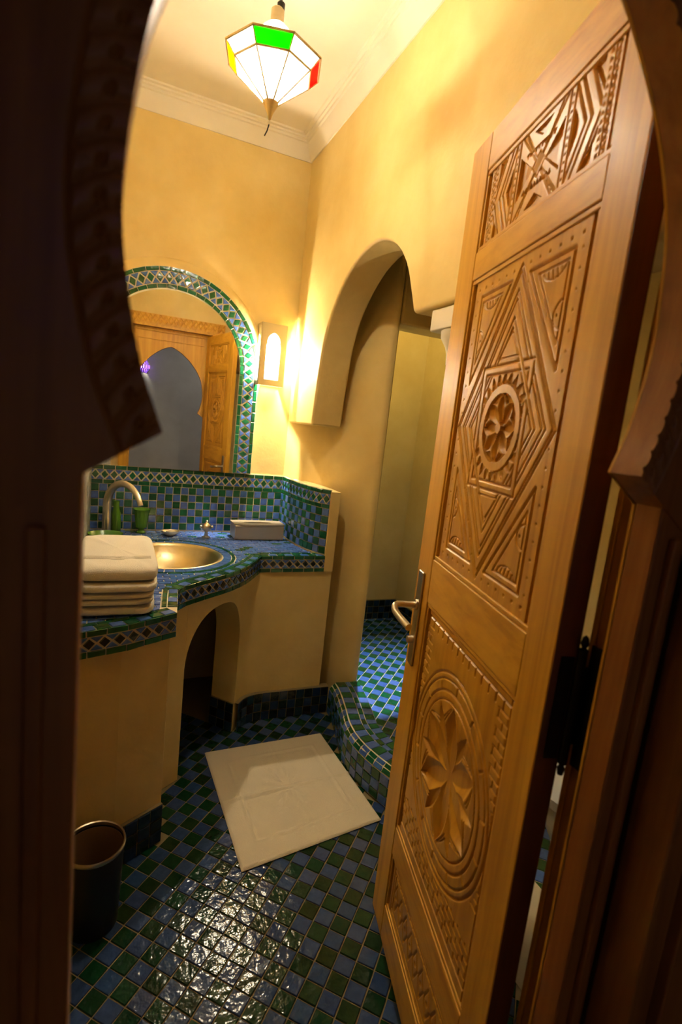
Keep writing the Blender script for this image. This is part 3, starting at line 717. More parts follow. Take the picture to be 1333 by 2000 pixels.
# ------------------------------------------------------------------ wall sconce beside the mirror
SX0, SX1, SZ0, SZ1, SY0, SY1 = .652, .785, 1.62, 1.925, 2.672, YB-.003
sc = thing('wall_sconce', ((SX0+SX1)/2, YB, SZ0), 'brass box sconce with arched openings on the wall beside the mirror', 'sconce')
def arched_plate(name, uw, z0, z1, m, zs, fmap_, th):
    """plate of width uw with a keyhole-arched opening; fmap_(u, t, z)"""
    hw2 = uw/2-m; cz = zs; out = [(-hw2, z0+m*.9)]; k = 12
    ol_ = [(-hw2, z0+m)]; ol_.append((-hw2, cz-.012)); ol_.append((-hw2+.006, cz)); 
    for i in range(k+1):
        a = math.pi-math.pi*i/k; ol_.append(((hw2-.003)*math.cos(a), cz+.004+(hw2*1.15)*math.sin(a)*(1+.10*math.exp(-(i-k/2)**2/2))))
    ol_.append((hw2-.006, cz)); ol_.append((hw2, cz-.012)); ol_.append((hw2, z0+m))
    def outer(p):
        c = (0, (z0+z1)/2); dx, dz = p[0]-c[0], p[1]-c[1]
        q = min((uw/2)/abs(dx) if abs(dx) > 1e-9 else 1e9, ((z1-z0)/2)/abs(dz) if abs(dz) > 1e-9 else 1e9); return (dx*q, c[1]+dz*q)
    # add box corners to the ring for a clean rectangle
    ring_i = []; 
    for i, p in enumerate(ol_):
        ring_i.append(p); q = ol_[(i+1) % len(ol_)]
        for t in (.25, .5, .75): ring_i.append((p[0]+(q[0]-p[0])*t, p[1]+(q[1]-p[1])*t))
    ring_o = [outer(p) for p in ring_i]; n = len(ring_i)
    for cxn in ((-uw/2, z0), (uw/2, z0), (uw/2, z1), (-uw/2, z1)):
        j = min(range(n), key=lambda a: (ring_o[a][0]-cxn[0])**2+(ring_o[a][1]-cxn[1])**2); ring_o[j] = cxn
    vv = [fmap_(u, 0, z) for u, z in ring_i]+[fmap_(u, 0, z) for u, z in ring_o]+[fmap_(u, th, z) for u, z in ring_i]+[fmap_(u, th, z) for u, z in ring_o]
    ff = []
    for i in range(n):
        j = (i+1) % n; ff += [(i, j, n+j, n+i), (2*n+j, 2*n+i, 3*n+i, 3*n+j), (j, i, 2*n+i, 2*n+j), (n+i, n+j, 3*n+j, 3*n+i)]
    mk(name, vv, ff, M['sconce'], sc)
W_ = SX1-SX0; D_ = SY1-SY0; cxs = (SX0+SX1)/2; cys = (SY0+SY1)/2
arched_plate('front_plate', W_, SZ0, SZ1, .030, SZ1-.095, lambda u, t, z: (cxs+u, SY0+t, z), .003)
arched_plate('side_plate', D_, SZ0, SZ1, .022, SZ1-.085, lambda u, t, z: (SX0+t, cys-u, z), .003)
arched_plate('side_plate', D_, SZ0, SZ1, .022, SZ1-.085, lambda u, t, z: (SX1-t, cys+u, z), .003)
box('top_plate', SX0+.003, SX1-.003, SY0+.003, SY1, SZ1-.004, SZ1, M['sconce'], sc)
box('back_plate', SX0+.003, SX1-.003, SY1-.002, SY1, SZ0, SZ1-.004, M['brass'], sc)
mbp = MB(); mbp.box(SX0+.006, SX1-.006, SY0+.005, SY0+.0065, SZ0+.004, SZ1-.006)
mbp.build('glass_pane', M['clear'], sc, smooth=None)
MB().box(SX0+.0045, SX0+.006, SY0+.007, SY1-.003, SZ0+.004, SZ1-.006).build('glass_pane', M['clear'], sc, smooth=None)
MB().box(SX1-.006, SX1-.0045, SY0+.007, SY1-.003, SZ0+.004, SZ1-.006).build('glass_pane', M['clear'], sc, smooth=None)
bl = (cxs, cys-.004, SZ0+.15)
MB().lathe([(0, -.055), (.012, -.05), (.020, -.03), (.022, -.01), (.018, .012), (.010, .028), (.0, .032)], bl, 20).build('bulb', M['bulb'], sc)
def lamp(name, loc, power, col, rad, parent):
    l = bpy.data.lights.new(name, 'POINT'); l.energy = power; l.color = col; l.shadow_soft_size = rad
    o = bpy.data.objects.new(name, l); link(o, parent, loc); return o
lamp('sconce_light', (cxs, SY0+.022, SZ0+.15), P_SCONCE, C_SCONCE, .012, sc)

# ------------------------------------------------------------------ pendant lantern
PX, PY, PZ = .366, 1.612, 2.417
pen = thing('pendant_lantern', (PX, PY, PZ), 'octagonal stained glass lantern hanging from the ceiling', 'pendant lamp')
OR, IR, FR = .136, .110, .019; A0 = math.radians(-128.5)
def oc(r, k, z): a = A0+k*math.pi/4; return (PX+r*math.cos(a), PY+r*math.sin(a), z)
Z_R, Z_I, Z_F, Z_T = PZ+.008, PZ-.020, PZ-.098, PZ+.046
cols = ['pgreen', 'clear', 'pred', 'clear', 'pgreen', 'clear', 'pyel', 'clear']
for k in range(8):
    mk('glass_pane', [oc(OR, k, Z_R), oc(OR, k+1, Z_R), oc(IR, k+1, Z_I), oc(IR, k, Z_I)], [(0, 1, 2, 3)], M[cols[k]], pen)
    mk('lower_pane', [oc(IR, k, Z_I), oc(IR, k+1, Z_I), oc(FR, k+1, Z_F), oc(FR, k, Z_F)], [(0, 1, 2, 3)], M['milk'], pen)
    mk('upper_pane', [oc(OR, k, Z_R), oc(OR, k+1, Z_R), oc(.050, k+1, Z_T), oc(.050, k, Z_T)], [(3, 2, 1, 0)], M['clear'], pen)
    MB().tube([oc(OR, k, Z_R), oc(OR, k+1, Z_R)], .0035, 6).build('rim_came', M['brass'], pen)
    MB().tube([oc(IR, k, Z_I), oc(IR, k+1, Z_I)], .0030, 6).build('lower_came', M['brass'], pen)
    MB().tube([oc(OR, k, Z_R), oc(IR, k, Z_I)], .0022, 6).build('short_came', M['brass'], pen)
    MB().tube([oc(IR, k, Z_I), oc(FR, k, Z_F)], .0022, 6).build('long_came', M['brass'], pen)
    MB().tube([oc(OR, k, Z_R), oc(.050, k, Z_T)], .0022, 6).build('upper_came', M['brass'], pen)
MB().lathe([(.050, .044), (.048, .062), (.040, .080), (.026, .093), (.018, .095)], (PX, PY, PZ), 24).build('glass_dome', M['clear'], pen)
MB().lathe([(.0, .090), (.020, .090), (.021, .095), (.018, .098), (.018, .132), (.014, .136), (0, .136)], (PX, PY, PZ), 24).build('neck', M['brass'], pen)
MB().lathe([(0, -.142), (.004, -.138), (.009, -.122), (.021, -.100), (.022, -.096), (.019, -.094), (0, -.094)], (PX, PY, PZ), 16).build('finial', M['brass'], pen)
MB().lathe([(0, -.152), (.004, -.150), (.005, -.144), (0, -.140)], (PX, PY, PZ), 12).build('bead', M['soap'], pen)
MB().tube([(PX, PY, PZ-.15), (PX-.004, PY, PZ-.168), (PX-.010, PY+.002, PZ-.182)], .0018, 6).build('wire_tail', M['iron'], pen)
MB().tube([(PX+.006, PY, PZ+.134), (PX+.010, PY, PZ+.19), (PX+.003, PY, PZ+.26), (PX, PY, CEIL-.02)], .0032, 8).build('cable', M['cable'], pen)
MB().lathe([(.010, .134), (.011, .151), (.006, .156)], (PX+.008, PY, PZ), 12).build('cable_grip', M['cable'], pen)
MB().lathe([(0, -.03), (.02, -.028), (.045, -.008), (.048, 0)], (PX, PY, CEIL), 24).build('ceiling_rose', M['brass'], pen)
MB().lathe([(0, -.040), (.018, -.034), (.028, -.015), (.026, .008), (.014, .03), (.012, .06), (0, .065)], (PX, PY, PZ), 20).build('bulb', M['bulb'], pen)
lamp('pendant_light', (PX, PY, PZ-.005), P_PENDANT, C_PENDANT, .03, pen)

# ------------------------------------------------------------------ column of the arcade and shower lamp, toilet beyond the door
col = thing('column', (.935, 1.33, 0), 'white plaster column with stepped capital under the arch lintel', 'column')
CXY = (.957, 1.352)
MB().lathe([(.058, .0), (.058, .03), (.055, .04), (.055, 1.67)], (*CXY, 0), 32).build('shaft', M['white'], col)
box('capital_block', CXY[0]-.088, CXY[0]+.088, CXY[1]-.088, CXY[1]+.088, 1.765, 1.83, M['white'], col, bevel=.006)
MB().lathe([(.055, 1.665), (.060, 1.67), (.062, 1.70), (.068, 1.72), (.084, 1.745), (.086, 1.765)], (*CXY, 0), 32).build('capital_neck', M['white'], col)
SP = Vector((1.34, 2.60, CEIL))
spt = thing('ceiling_spotlight', SP, 'small round spotlight in the ceiling of the shower alcove', 'spotlight')
MB().lathe([(.05, 0), (.05, -.012), (.040, -.014), (.036, -.004)], SP, 28).build('trim_ring', M['nickel'], spt)
l = bpy.data.lights.new('shower_light', 'SPOT'); l.energy = P_SHOWER; l.color = C_SHOWER; l.spot_size = math.radians(50); l.spot_blend = .9; l.shadow_soft_size = .02
lo_ = bpy.data.objects.new('shower_light', l); link(lo_, spt, SP-Vector((0, 0, .02))); lo_.rotation_euler = (Vector((1.36, 1.80, .1))-SP).to_track_quat('-Z', 'Y').to_euler()

wc = thing('toilet', (1.30, .86, SHZ), 'white porcelain toilet glimpsed through the gap behind the door', 'toilet')
tx, ty, tz = 1.36, .93, SHZ
def loft(rings, n=28):
    m = MB(); vv, ff = [], []
    for (cx_, cy_, rx, ry, z) in rings:
        for k in range(n): a = 2*math.pi*k/n; vv.append((cx_+rx*math.cos(a), cy_+ry*math.sin(a), z))
    for i in range(len(rings)-1):
        for k in range(n): k2 = (k+1) % n; ff.append((i*n+k, i*n+k2, (i+1)*n+k2, (i+1)*n+k))
    ff.append(tuple(range(n))[::-1]); ff.append(tuple((len(rings)-1)*n+k for k in range(n))); return m.add(vv, ff)
loft([(tx+.03, ty, .14, .10, tz), (tx+.03, ty, .12, .085, tz+.12), (tx, ty, .17, .13, tz+.26), (tx-.02, ty, .22, .175, tz+.38), (tx-.02, ty, .225, .18, tz+.40)]).build('bowl', M['porcelain'], wc, smooth=50)
loft([(tx-.02, ty, .23, .185, tz+.40), (tx-.02, ty, .23, .185, tz+.425), (tx-.02, ty, .21, .165, tz+.435)]).build('seat_lid', M['porcelain'], wc, smooth=50)
tank = box('tank', tx+.20, tx+.38, ty-.19, ty+.19, tz+.36, tz+.78, M['porcelain'], wc, bevel=.02, seg=3)
box('tank_lid', tx+.19, tx+.39, ty-.20, ty+.20, tz+.78, tz+.81, M['porcelain'], tank, bevel=.01)

# ------------------------------------------------------------------ carved door leaf
DA = np.array([.743, 1.134]); DD = np.array([-.242, -.970]); DN = np.array([-.970, .242]); DW, DB, DTOP, DTH = .633, .085, 2.11, .038
def dm(u, h, z): p = DA+DD*u+DN*h; return (p[0], p[1], z)
door = thing('door_1', dm(DW, 0, DB), 'open carved wooden door leaf with geometric panels', 'door', kind='structure')
def dbox(name, u0, u1, h0, h1, z0, z1, mat, bevel=.003, parent=None): return mk(name, boxv(u0, u1, h0, h1, z0, z1, f=dm), [tuple(q[::-1]) for q in BOXF], mat, parent or door, bevel=bevel)
SL, SR = .100, .553                    # stile edges
dbox('stile', 0, SL, -DTH, 0, DB, DTOP, M['door']); dbox('stile', SR, DW, -DTH, 0, DB, DTOP, M['door'])
RZ = [(2.030, DTOP), (1.802, 1.862), (1.050, 1.160), (.345, .425), (DB, .185)]
for a, b in RZ: dbox('rail', SL, SR, -DTH, -.0005, a, b, M['doorh'])
dbox('hinge_edge', DW, DW+.001, -DTH, -.001, DB, DTOP, M['edge'], 0)
def panel(name, u0, u1, z0, z1, hfun, res=.0018, slot=.016, depth=-.006):
    pb = dbox(name, SL, SR, -.030, -.022, z0, z1, M['edge'], 0)  # dark backing colour stands in for the shade in the side slots
    a, b = u0, u1; nu = int((b-a)/res); nz = int((z1-z0)/res)
    U, Z = np.meshgrid(np.linspace(a, b, nu), np.linspace(z0, z1, nz))
    cu, cz = (a+b)/2, (z0+z1)/2
    h = depth+hfun(U-cu, Z-cz, (b-a)/2, (z1-z0)/2)
    edge = np.minimum(np.minimum(U-a, b-U), np.minimum(Z-z0, z1-Z)); h = np.where(edge < res*.5, -.022, h)
    x = DA[0]+DD[0]*U+DN[0]*h; y = DA[1]+DD[1]*U+DN[1]*h
    v = np.stack([x, y, Z], -1).reshape(-1, 3); i = np.arange(nu-1); j = np.arange(nz-1); I, J = np.meshgrid(i, j); k = (J*nu+I).ravel()
    f = np.stack([k, k+nu, k+nu+1, k+1], 1)
    mk('carved_relief', v, f, M['carve'], pb, smooth=50)
    # moulding around the opening
    for q, (p0, p1, r0, r1) in enumerate(((SL, SR, z1-.010, z1), (SL, SR, z0, z0+.010), (SL, SL+.008, z0+.010, z1-.010), (SR-.008, SR, z0+.010, z1-.010))):
        dbox('moulding', p0, p1, -.022, -.003, r0, r1, M['doorh'] if q < 2 else M['door'], .0025, pb)
# --- relief building blocks (all in metres)
def sd_seg(x, y, a, b):
    ax, ay = a; bx_, by_ = b; dx, dy = bx_-ax, by_-ay; t = np.clip(((x-ax)*dx+(y-ay)*dy)/(dx*dx+dy*dy+1e-12), 0, 1)
    return np.hypot(x-ax-t*dx, y-ay-t*dy)
def groove(d, wd=.0032, dp=.0040): return -dp*np.clip(1-d/wd, 0, 1)**.8
def lines(x, y, pts, closed=False, **k):
    h = np.zeros_like(x); pp = list(pts)+([pts[0]] if closed else [])
    for a, b in zip(pp, pp[1:]): h = np.minimum(h, groove(sd_seg(x, y, a, b), **k))
    return h
def pit(x, y, c, r=.0032, dp=.004): return -dp*np.clip(1-(np.hypot(x-c[0], y-c[1])/r)**2, 0, 1)
def leaf(x, y, c, ang_, L, W, dp):
    ca, sa = math.cos(ang_), math.sin(ang_); X = (x-c[0])*ca+(y-c[1])*sa; Y = -(x-c[0])*sa+(y-c[1])*ca
    t = np.clip(X/L, 0, 1); hwid = W*np.sin(np.pi*t**.8); q = np.where((X > 0) & (X < L), np.clip(1-np.abs(Y)/np.maximum(hwid, 1e-6), 0, 1), 0)
    return -dp*np.minimum(1, q*1.6)
def tri_in(x, y, a, b, c):
    def s(p, q): return (x-q[0])*(p[1]-q[1])-(p[0]-q[0])*(y-q[1])
    d1, d2, d3 = s(a, b), s(b, c), s(c, a); return ((d1 >= 0) & (d2 >= 0) & (d3 >= 0)) | ((d1 <= 0) & (d2 <= 0) & (d3 <= 0))
def relief_mid(x, y, W, H):
    h = np.zeros_like(x); r = np.hypot(x, y)
    sy = .298/.2
    def rhomb(k, w2=.0032, mask=None):
        g = lines(x, y, [(0, .298*k), (.2*k, 0), (0, -.298*k), (-.2*k, 0)], True, wd=w2); return g if mask is None else np.where(mask, g, 0)
    sx_, sz_ = .101, .120
    insq = (np.abs(x) < sx_) & (np.abs(y) < sz_)
    for k in (1.0, .955, .85, .795): h = np.minimum(h, rhomb(k, .0034 if k == 1 else .0026, ~insq))
    for k in (.685, .625): h = np.minimum(h, rhomb(k, .0026, (r > .09)))
    onband = insq & ~((np.abs(x) < sx_-.016) & (np.abs(y) < sz_-.016))
    over = (x*y > 0)                                   # straps pass over the frame on two corners, under it on the others
    h = np.where(onband & ~over, 0, h)
    for k in (0, .016):
        g = lines(x, y, [(sx_-k, sz_-k), (sx_-k, -sz_+k), (-sx_+k, -sz_+k), (-sx_+k, sz_-k)], True, wd=.0028)
        kk = np.abs(x)/.2+np.abs(y)/.298; h = np.minimum(h, np.where(over & (kk > .63) & (kk < .68), 0, g))
    for sg in (-1, 1): h = np.minimum(h, lines(x, y, [(-.040, sg*.132), (0, sg*.178), (.040, sg*.132)], True, wd=.0026))
    # sawtooth round the ring
    ang_ = np.arctan2(y, x); tooth = np.abs(((ang_*26/(2*np.pi)) % 1)-.5)*2
    band = (r > .084) & (r < .084+.026*(1-tooth)); ok = (np.abs(x) < sx_-.018) & (np.abs(y) < sz_-.018)
    h = np.where(band & ok, -.0048*(1-tooth*.5), h)
    # ring and rosette
    h = np.where(r < .083, 0, h); h = np.minimum(h, groove(np.abs(r-.0835), .0028, .005))
    ringh = .0022*np.clip(1-((r-.075)/.0085)**2, 0, 1); h = np.where((r > .066) & (r < .083), ringh, h)
    ins = r < .066; hb = np.full_like(x, -.0065)
    Q = np.zeros_like(x)
    for k in range(8):
        a = k*math.pi/4; X, Y = x*math.cos(a)+y*math.sin(a), -x*math.sin(a)+y*math.cos(a)
        t = np.clip(X/.065, 0, 1); hwid = .0195*np.sin(np.pi*t**1.25)
        Q = np.maximum(Q, np.where((X > .004) & (X < .065), np.clip(1-np.abs(Y)/np.maximum(hwid, 1e-6), 0, 1), 0))
    hb = np.where(Q > 0, np.where(Q < .26, -.0005, -.0005-.0085*np.clip((Q-.26)*3, 0, 1)), hb)
    hb = np.where(r < .011, .001, hb); h = np.where(ins, hb, h)
    # corner triangles with a lens and an eye
    for sx in (-1, 1):
        for sg in (-1, 1):
            T = [(sx*.034, sg*.276), (sx*.170, sg*.276), (sx*.170, sg*.094)]; h = np.minimum(h, lines(x, y, T, True, wd=.0038, dp=.0055))
            T2 = [(sx*.068, sg*.262), (sx*.158, sg*.262), (sx*.158, sg*.135)]; h = np.minimum(h, lines(x, y, T2, True, wd=.0028))
            yy = np.abs(y); cl = np.hypot(x-sx*.118, (y-sg*.262)*1.7)
            h = np.minimum(h, np.where(sg*y < .262, groove(np.abs(cl-.034), .0025, .004), 0))
            for q in (-.02, -.007, .006, .019): h = np.minimum(h, np.where(cl < .034, lines(x, y, [(sx*.118+q, sg*.262), (sx*.118+q+.006, sg*.244)], wd=.0022), 0))
            ce = np.hypot(x-sx*.158, y-sg*.180); h = np.minimum(h, np.where(np.abs(x) < .158, groove(np.abs(ce-.022), .0024, .0035), 0)); h = np.minimum(h, pit(x, y, (sx*.146, sg*.180)))
    # punched dots
    for k in range(-6, 7):
        for sg in (-1, 1): h = np.minimum(h, pit(x, y, (k*.031, sg*.292))) if abs(k) != 0 else h
    for k in range(-9, 10):
        for sx in (-1, 1): h = np.minimum(h, pit(x, y, (sx*.190, k*.030), .0026, .003))
    for k in range(1, 9):
        for sx in (-1, 1):
            for sg in (-1, 1): t = k/9; h = np.minimum(h, pit(x, y, (sx*(.012+.185*t), sg*(.290-.285*t)), .0022, .0025))
    return h
def relief_low(x, y, W, H):
    h = np.zeros_like(x); y = y-.005; r = np.hypot(x, y/1.06)
    for q, wd in ((.205, .004), (.192, .003), (.168, .0035), (.150, .003)): h = np.minimum(h, groove(np.abs(r-q), wd, .005))
    h += np.where((r > .192) & (r < .205), .0015, 0)+np.where((r > .150) & (r < .168), .0012, 0)
    a = np.arctan2(y, x); key = np.abs(((a*14/(2*np.pi)) % 1)-.5)
    h = np.minimum(h, np.where((r > .168) & (r < .192), groove(key*.08, .003, .004), 0))
    ins = r < .148; hb = np.zeros_like(x)
    for k in range(6):
        an = math.pi/6+k*math.pi/3; hb = np.minimum(hb, leaf(x, y/1.06, (0, 0), an, .146, .042, .0125))
        hb = np.minimum(hb, leaf(x, y/1.06, (.05*math.cos(an+math.pi/6), .05*math.sin(an+math.pi/6)), an+math.pi/6, .095, .018, .009))
        for o_ in (.045, .056):
            ca, sa = math.cos(an), math.sin(an); X = x*ca+y/1.06*sa; Y = -x*sa+y/1.06*ca
            hb = np.minimum(hb, np.where((X > .01) & (X < .14), groove(np.abs(np.abs(Y)-o_*np.sin(np.pi*np.clip(X/.15, 0, 1))), .0022, .003), 0))
    h = np.where(ins, hb, h)
    # brick-like coursing in the corners and a meander under the top edge
    out = (r > .215); row = np.floor((y+1)/.018); fx = ((x+1)/.034+.5*(row % 2)) % 1; fy = ((y+1)/.018) % 1
    br = np.minimum(np.minimum(fx, 1-fx)*.034, np.minimum(fy, 1-fy)*.018); h = np.where(out & ((np.abs(x) > .168) & (y > -.12) | (y < -.20)), np.minimum(h, groove(br, .0022, .0026)), h)
    top_ = np.abs(y) > .262; fx2 = ((x+1)/.030) % 1
    h = np.where(top_, np.minimum(groove(np.abs(np.abs(y)-.282), .003, .005), groove(np.abs(fx2-.5)*.030, .0026, .004)*(np.abs(y) < .282)), h)
    return h
def relief_top(x, y, W, H):
    h = np.zeros_like(x); H2 = H-.012
    for sx in (-1, 1):
        for q in (.082, .097): h = np.minimum(h, lines(x, y, [(sx*q, -H2), (sx*q, H2)], wd=.0028))
        for k in range(-5, 6): h = np.minimum(h, pit(x, y, (sx*.0895, k*.0125), .0026, .004))
        for k in range(-6, 7):      # chain at the ends
            h = np.minimum(h, groove(np.abs(np.hypot(x-sx*(W-.014), y-k*.0115)-.0055), .0020, .0036)); h = np.minimum(h, pit(x, y, (sx*(W-.027), k*.0115), .0030, .0042))
        for q in (0, .016, .040, .052):      # chevron bands
            h = np.minimum(h, np.where((np.abs(x) < W-.034) & (np.abs(x) > .099), lines(x, y, [(sx*(.098+q), -H2), (sx*(.138+q), 0), (sx*(.098+q), H2)], wd=.003, dp=.005), 0))
        h = np.where(tri_in(x, y, (sx*.103, -.034), (sx*.103, .034), (sx*.124, 0)), -.005, h)
        for sg in (-1, 1): h = np.where(tri_in(x, y, (sx*(W-.040), sg*H2), (sx*(W-.040), sg*.034), (sx*(W-.066), sg*H2)), -.005, h)
        for q in (0, .013): h = np.minimum(h, np.where(np.abs(x) < .081, lines(x, y, [(-sx*(.072-q), -H2), (sx*(.072-q)+0*q, H2)], wd=.0026), 0))
        for k in range(-6, 7): h = np.minimum(h, pit(x, y, (sx*.0655*k/6.5, H2*k/6.5), .0018, .003))
        h = np.where(tri_in(x, y, (sx*.074, -.040), (sx*.074, .040), (sx*.022, 0)), -.0065*np.clip((np.abs(x)-.015)/.04, .3, 1), h)
    for sg in (-1, 1):
        h = np.where(tri_in(x, y, (-.030, sg*(H2-.006)), (.030, sg*(H2-.006)), (0, sg*.048)), -.0055, h)
        tooth = np.abs(((x/.010) % 1)-.5)*2; band = (sg*y > .034-.008*(1-tooth)) & (sg*y < .036) & (np.abs(x) < .050-.2*np.abs(sg*y-.034))
        h = np.where(band, -.0042, h)
    dm_ = np.abs(x)+np.abs(y); h = np.where(dm_ < .020, -.004+.004*np.abs(x-y)/.02, h); h = np.minimum(h, groove(np.abs(dm_-.021), .0022, .004))
    return h
def relief_foot(x, y, W, H):
    h = np.zeros_like(x)
    for q in (.0, .012): h = np.minimum(h, lines(x, y, [(-W+.015+q, -H+.015+q), (W-.015-q, -H+.015+q), (W-.015-q, H-.015-q), (-W+.015+q, H-.015-q)], True))
    for k in range(-4, 5):
        c = k*.042; h = np.minimum(h, lines(x, y, [(c-.018, 0), (c, .036), (c+.018, 0), (c, -.036)], True)); h = np.minimum(h, pit(x, y, (c, 0), .006, .006))
    for k in range(-9, 10):
        for sg in (-1, 1): h = np.minimum(h, pit(x, y, (k*.021, sg*.05), .003, .004))
    return h
panel('panel', SL+.020, SR-.017, 1.862, 2.030, relief_top)
panel('panel', SL+.022, SR-.019, 1.160, 1.802, relief_mid)
panel('panel', SL+.020, SR-.014, .425, 1.050, relief_low)
panel('panel', SL+.018, SR-.014, .185, .345, relief_foot)
# handle with long plate
hd = dbox('handle_plate', .030, .066, 0, .007, .862, 1.114, M['nickel'], .0035)
hp = spline([(.048, .004, 1.024), (.048, .03, 1.024), (.048, .052, 1.024), (.056, .066, 1.022), (.075, .070, 1.016), (.105, .068, 1.012), (.140, .064, 1.010), (.165, .060, 1.008)], 4)
MB().tube([dm(*p) for p in hp], [.0085]*len(hp), 14).build('lever', M['nickel'], hd, smooth=60)
MB().tube([dm(.048, .006, .93), dm(.048, .020, .93)], [.010, .009], 14).build('lock_knob', M['nickel'], hd)
MB().tube([dm(.048, .006, 1.024), dm(.048, .012, 1.024)], .014, 16).build('rosette', M['nickel'], hd)

# ------------------------------------------------------------------ carved horseshoe-arch surround of the doorway
JX0, JX1, YF, YR = -.020, .602, .410, .450
sur = thing('door_surround', (.29, .45, 0), 'carved wooden doorway surround, darkened for the hall shade, with a horseshoe arch', 'door surround')
half = [(.258, 1.432), (.276, 1.483), (.288, 1.545), (.291, 1.59), (.288, 1.635), (.280, 1.69), (.267, 1.735), (.238, 1.793), (.202, 1.843), (.157, 1.892), (.100, 1.938), (.045, 1.972), (0, 1.988)]
rs = spline(half, 14); curve = [(.29-a, z) for a, z in rs]+[(.29+a, z) for a, z in rs[::-1][1:]]
cvp = np.array(curve); dl = np.concatenate([[0], np.cumsum(np.hypot(*np.diff(cvp, axis=0).T))]); NC = 620
qs = np.linspace(0, dl[-1], NC); ex = np.interp(qs, dl, cvp[:, 0]); ez = np.interp(qs, dl, cvp[:, 1])
tx_, tz_ = np.gradient(ex), np.gradient(ez); ll = np.hypot(tx_, tz_); nx_, nz_ = -tz_/ll, tx_/ll
SX_0, SX_1, STOP = -.075, .657, 2.13
cxo, czo = .29, 1.60
ox_, oz_ = [], []
for a, b in zip(ex, ez):
    dx, dz = a-cxo, b-czo; t = min([(SX_1-cxo)/dx if dx > 1e-6 else 1e9, (SX_0-cxo)/dx if dx < -1e-6 else 1e9, (STOP-czo)/dz if dz > 1e-6 else 1e9]); ox_.append(cxo+dx*t); oz_.append(czo+dz*t)
ox_, oz_ = np.array(ox_), np.array(oz_)
ws = np.concatenate([np.linspace(0, .036, 30), [.04, .05]]); pitch = .0205
rows = []
for wv in ws:
    X, Z = ex+nx_*wv*0, ez+nz_*wv*0
    ux, uz = ox_-ex, oz_-ez; ul = np.hypot(ux, uz); k = np.minimum(wv/ul, .8); X = ex+ux*k; Z = ez+uz*k
    sgn = np.where(ex < .29, qs, dl[-1]-qs)
    ph = (sgn/pitch+.9*(wv/.036)**1.6) % 1
    lob = np.clip(1-wv/.030, 0, 1); hh = np.zeros(NC)
    g = np.abs(ph-.5); hh += -.0032*np.clip(1-g/.16, 0, 1)*(wv < .030)
    hh += .0014*np.sin(np.pi*((ph+.5) % 1))*(wv < .030)
    pr_ = np.hypot((ph-.82)*pitch, wv-.014); hh += -.006*np.clip(1-(pr_/.0042)**2, 0, 1)
    hh += -.0025*np.clip(1-abs(wv-.033)/.0022, 0, 1)
    rows.append(np.stack([X, YF-hh, Z], -1))
rows.append(np.stack([ox_, np.full(NC, YF), oz_], -1))
nr = len(rows); rowsb = [np.stack([ex, np.full(NC, YR), ez], -1), np.stack([ox_, np.full(NC, YR), oz_], -1)]
V = np.concatenate(rows+rowsb); 
def gridf(a, b): i = np.arange(NC-1); return np.stack([a*NC+i, b*NC+i, b*NC+i+1, a*NC+i+1], 1)
Fq = [gridf(r, r+1) for r in range(nr-1)]+[gridf(nr, 0), gridf(nr+1, nr), gridf(nr-1, nr+1)]
ends = []
for e in (0, NC-1):
    for r in range(nr-1): ends.append([r*NC+e, (r+1)*NC+e, (nr+1)*NC+e if r == nr-2 else nr*NC+e, nr*NC+e])
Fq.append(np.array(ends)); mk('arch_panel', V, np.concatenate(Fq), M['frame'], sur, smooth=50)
ft = np.linspace(0, 1, 2)
# jambs, stop, casing and header
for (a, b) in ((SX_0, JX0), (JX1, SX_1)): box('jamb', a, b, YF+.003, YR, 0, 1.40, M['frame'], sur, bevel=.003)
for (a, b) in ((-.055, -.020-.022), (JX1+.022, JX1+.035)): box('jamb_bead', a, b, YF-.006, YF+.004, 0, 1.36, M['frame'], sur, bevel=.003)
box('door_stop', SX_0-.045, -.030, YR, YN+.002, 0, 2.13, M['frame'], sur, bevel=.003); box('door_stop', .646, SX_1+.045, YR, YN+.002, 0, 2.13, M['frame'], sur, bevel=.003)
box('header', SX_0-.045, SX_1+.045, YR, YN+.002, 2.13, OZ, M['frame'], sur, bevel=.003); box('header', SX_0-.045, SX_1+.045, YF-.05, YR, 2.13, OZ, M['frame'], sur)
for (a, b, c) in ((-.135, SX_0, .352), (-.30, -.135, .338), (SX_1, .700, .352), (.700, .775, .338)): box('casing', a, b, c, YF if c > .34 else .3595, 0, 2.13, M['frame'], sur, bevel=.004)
box('casing_header', -.30, .775, .338, .3595, 2.13, 2.30, M['frame'], sur, bevel=.004)
# inside casing seen in the mirror: honey-coloured boards with a carved strip on top
ins = thing('inner_casing', (.29, .5, 0), 'honey wood casing around the doorway on the bathroom side, seen in the mirror', 'door casing')
for (a, b) in ((-.104, -.030), (.646, .740)): box('side_board', a, b, YN+.002, YN+.012, 0, 2.13, M['door'], ins, bevel=.002)
box('top_board', -.104, .740, YN+.002, YN+.012, 2.13, 2.155, M['doorh'], ins, bevel=.002)
N1, N2 = 330, 32; Ux, Zx = np.meshgrid(np.linspace(-.104, .74, N1), np.linspace(2.155, 2.235, N2))
hx = lines(Ux, Zx-2.195, [(-.104+k*.042, .03*(-1)**k) for k in range(21)], wd=.006, dp=.006); hx = np.minimum(hx, lines(Ux, Zx-2.195, [(-.104+k*.042, -.03*(-1)**k) for k in range(21)], wd=.006, dp=.006))
vv = np.stack([Ux, YN+.016+hx, Zx], -1).reshape(-1, 3); I, J = np.meshgrid(np.arange(N1-1), np.arange(N2-1)); k = (J*N1+I).ravel()
mk('carved_strip', vv, np.stack([k, k+N1, k+N1+1, k+1], 1), M['doorh'], ins, smooth=50); box('strip_backing', -.104, .74, YN, YN+.009, 2.155, 2.235, M['doorh'], ins)
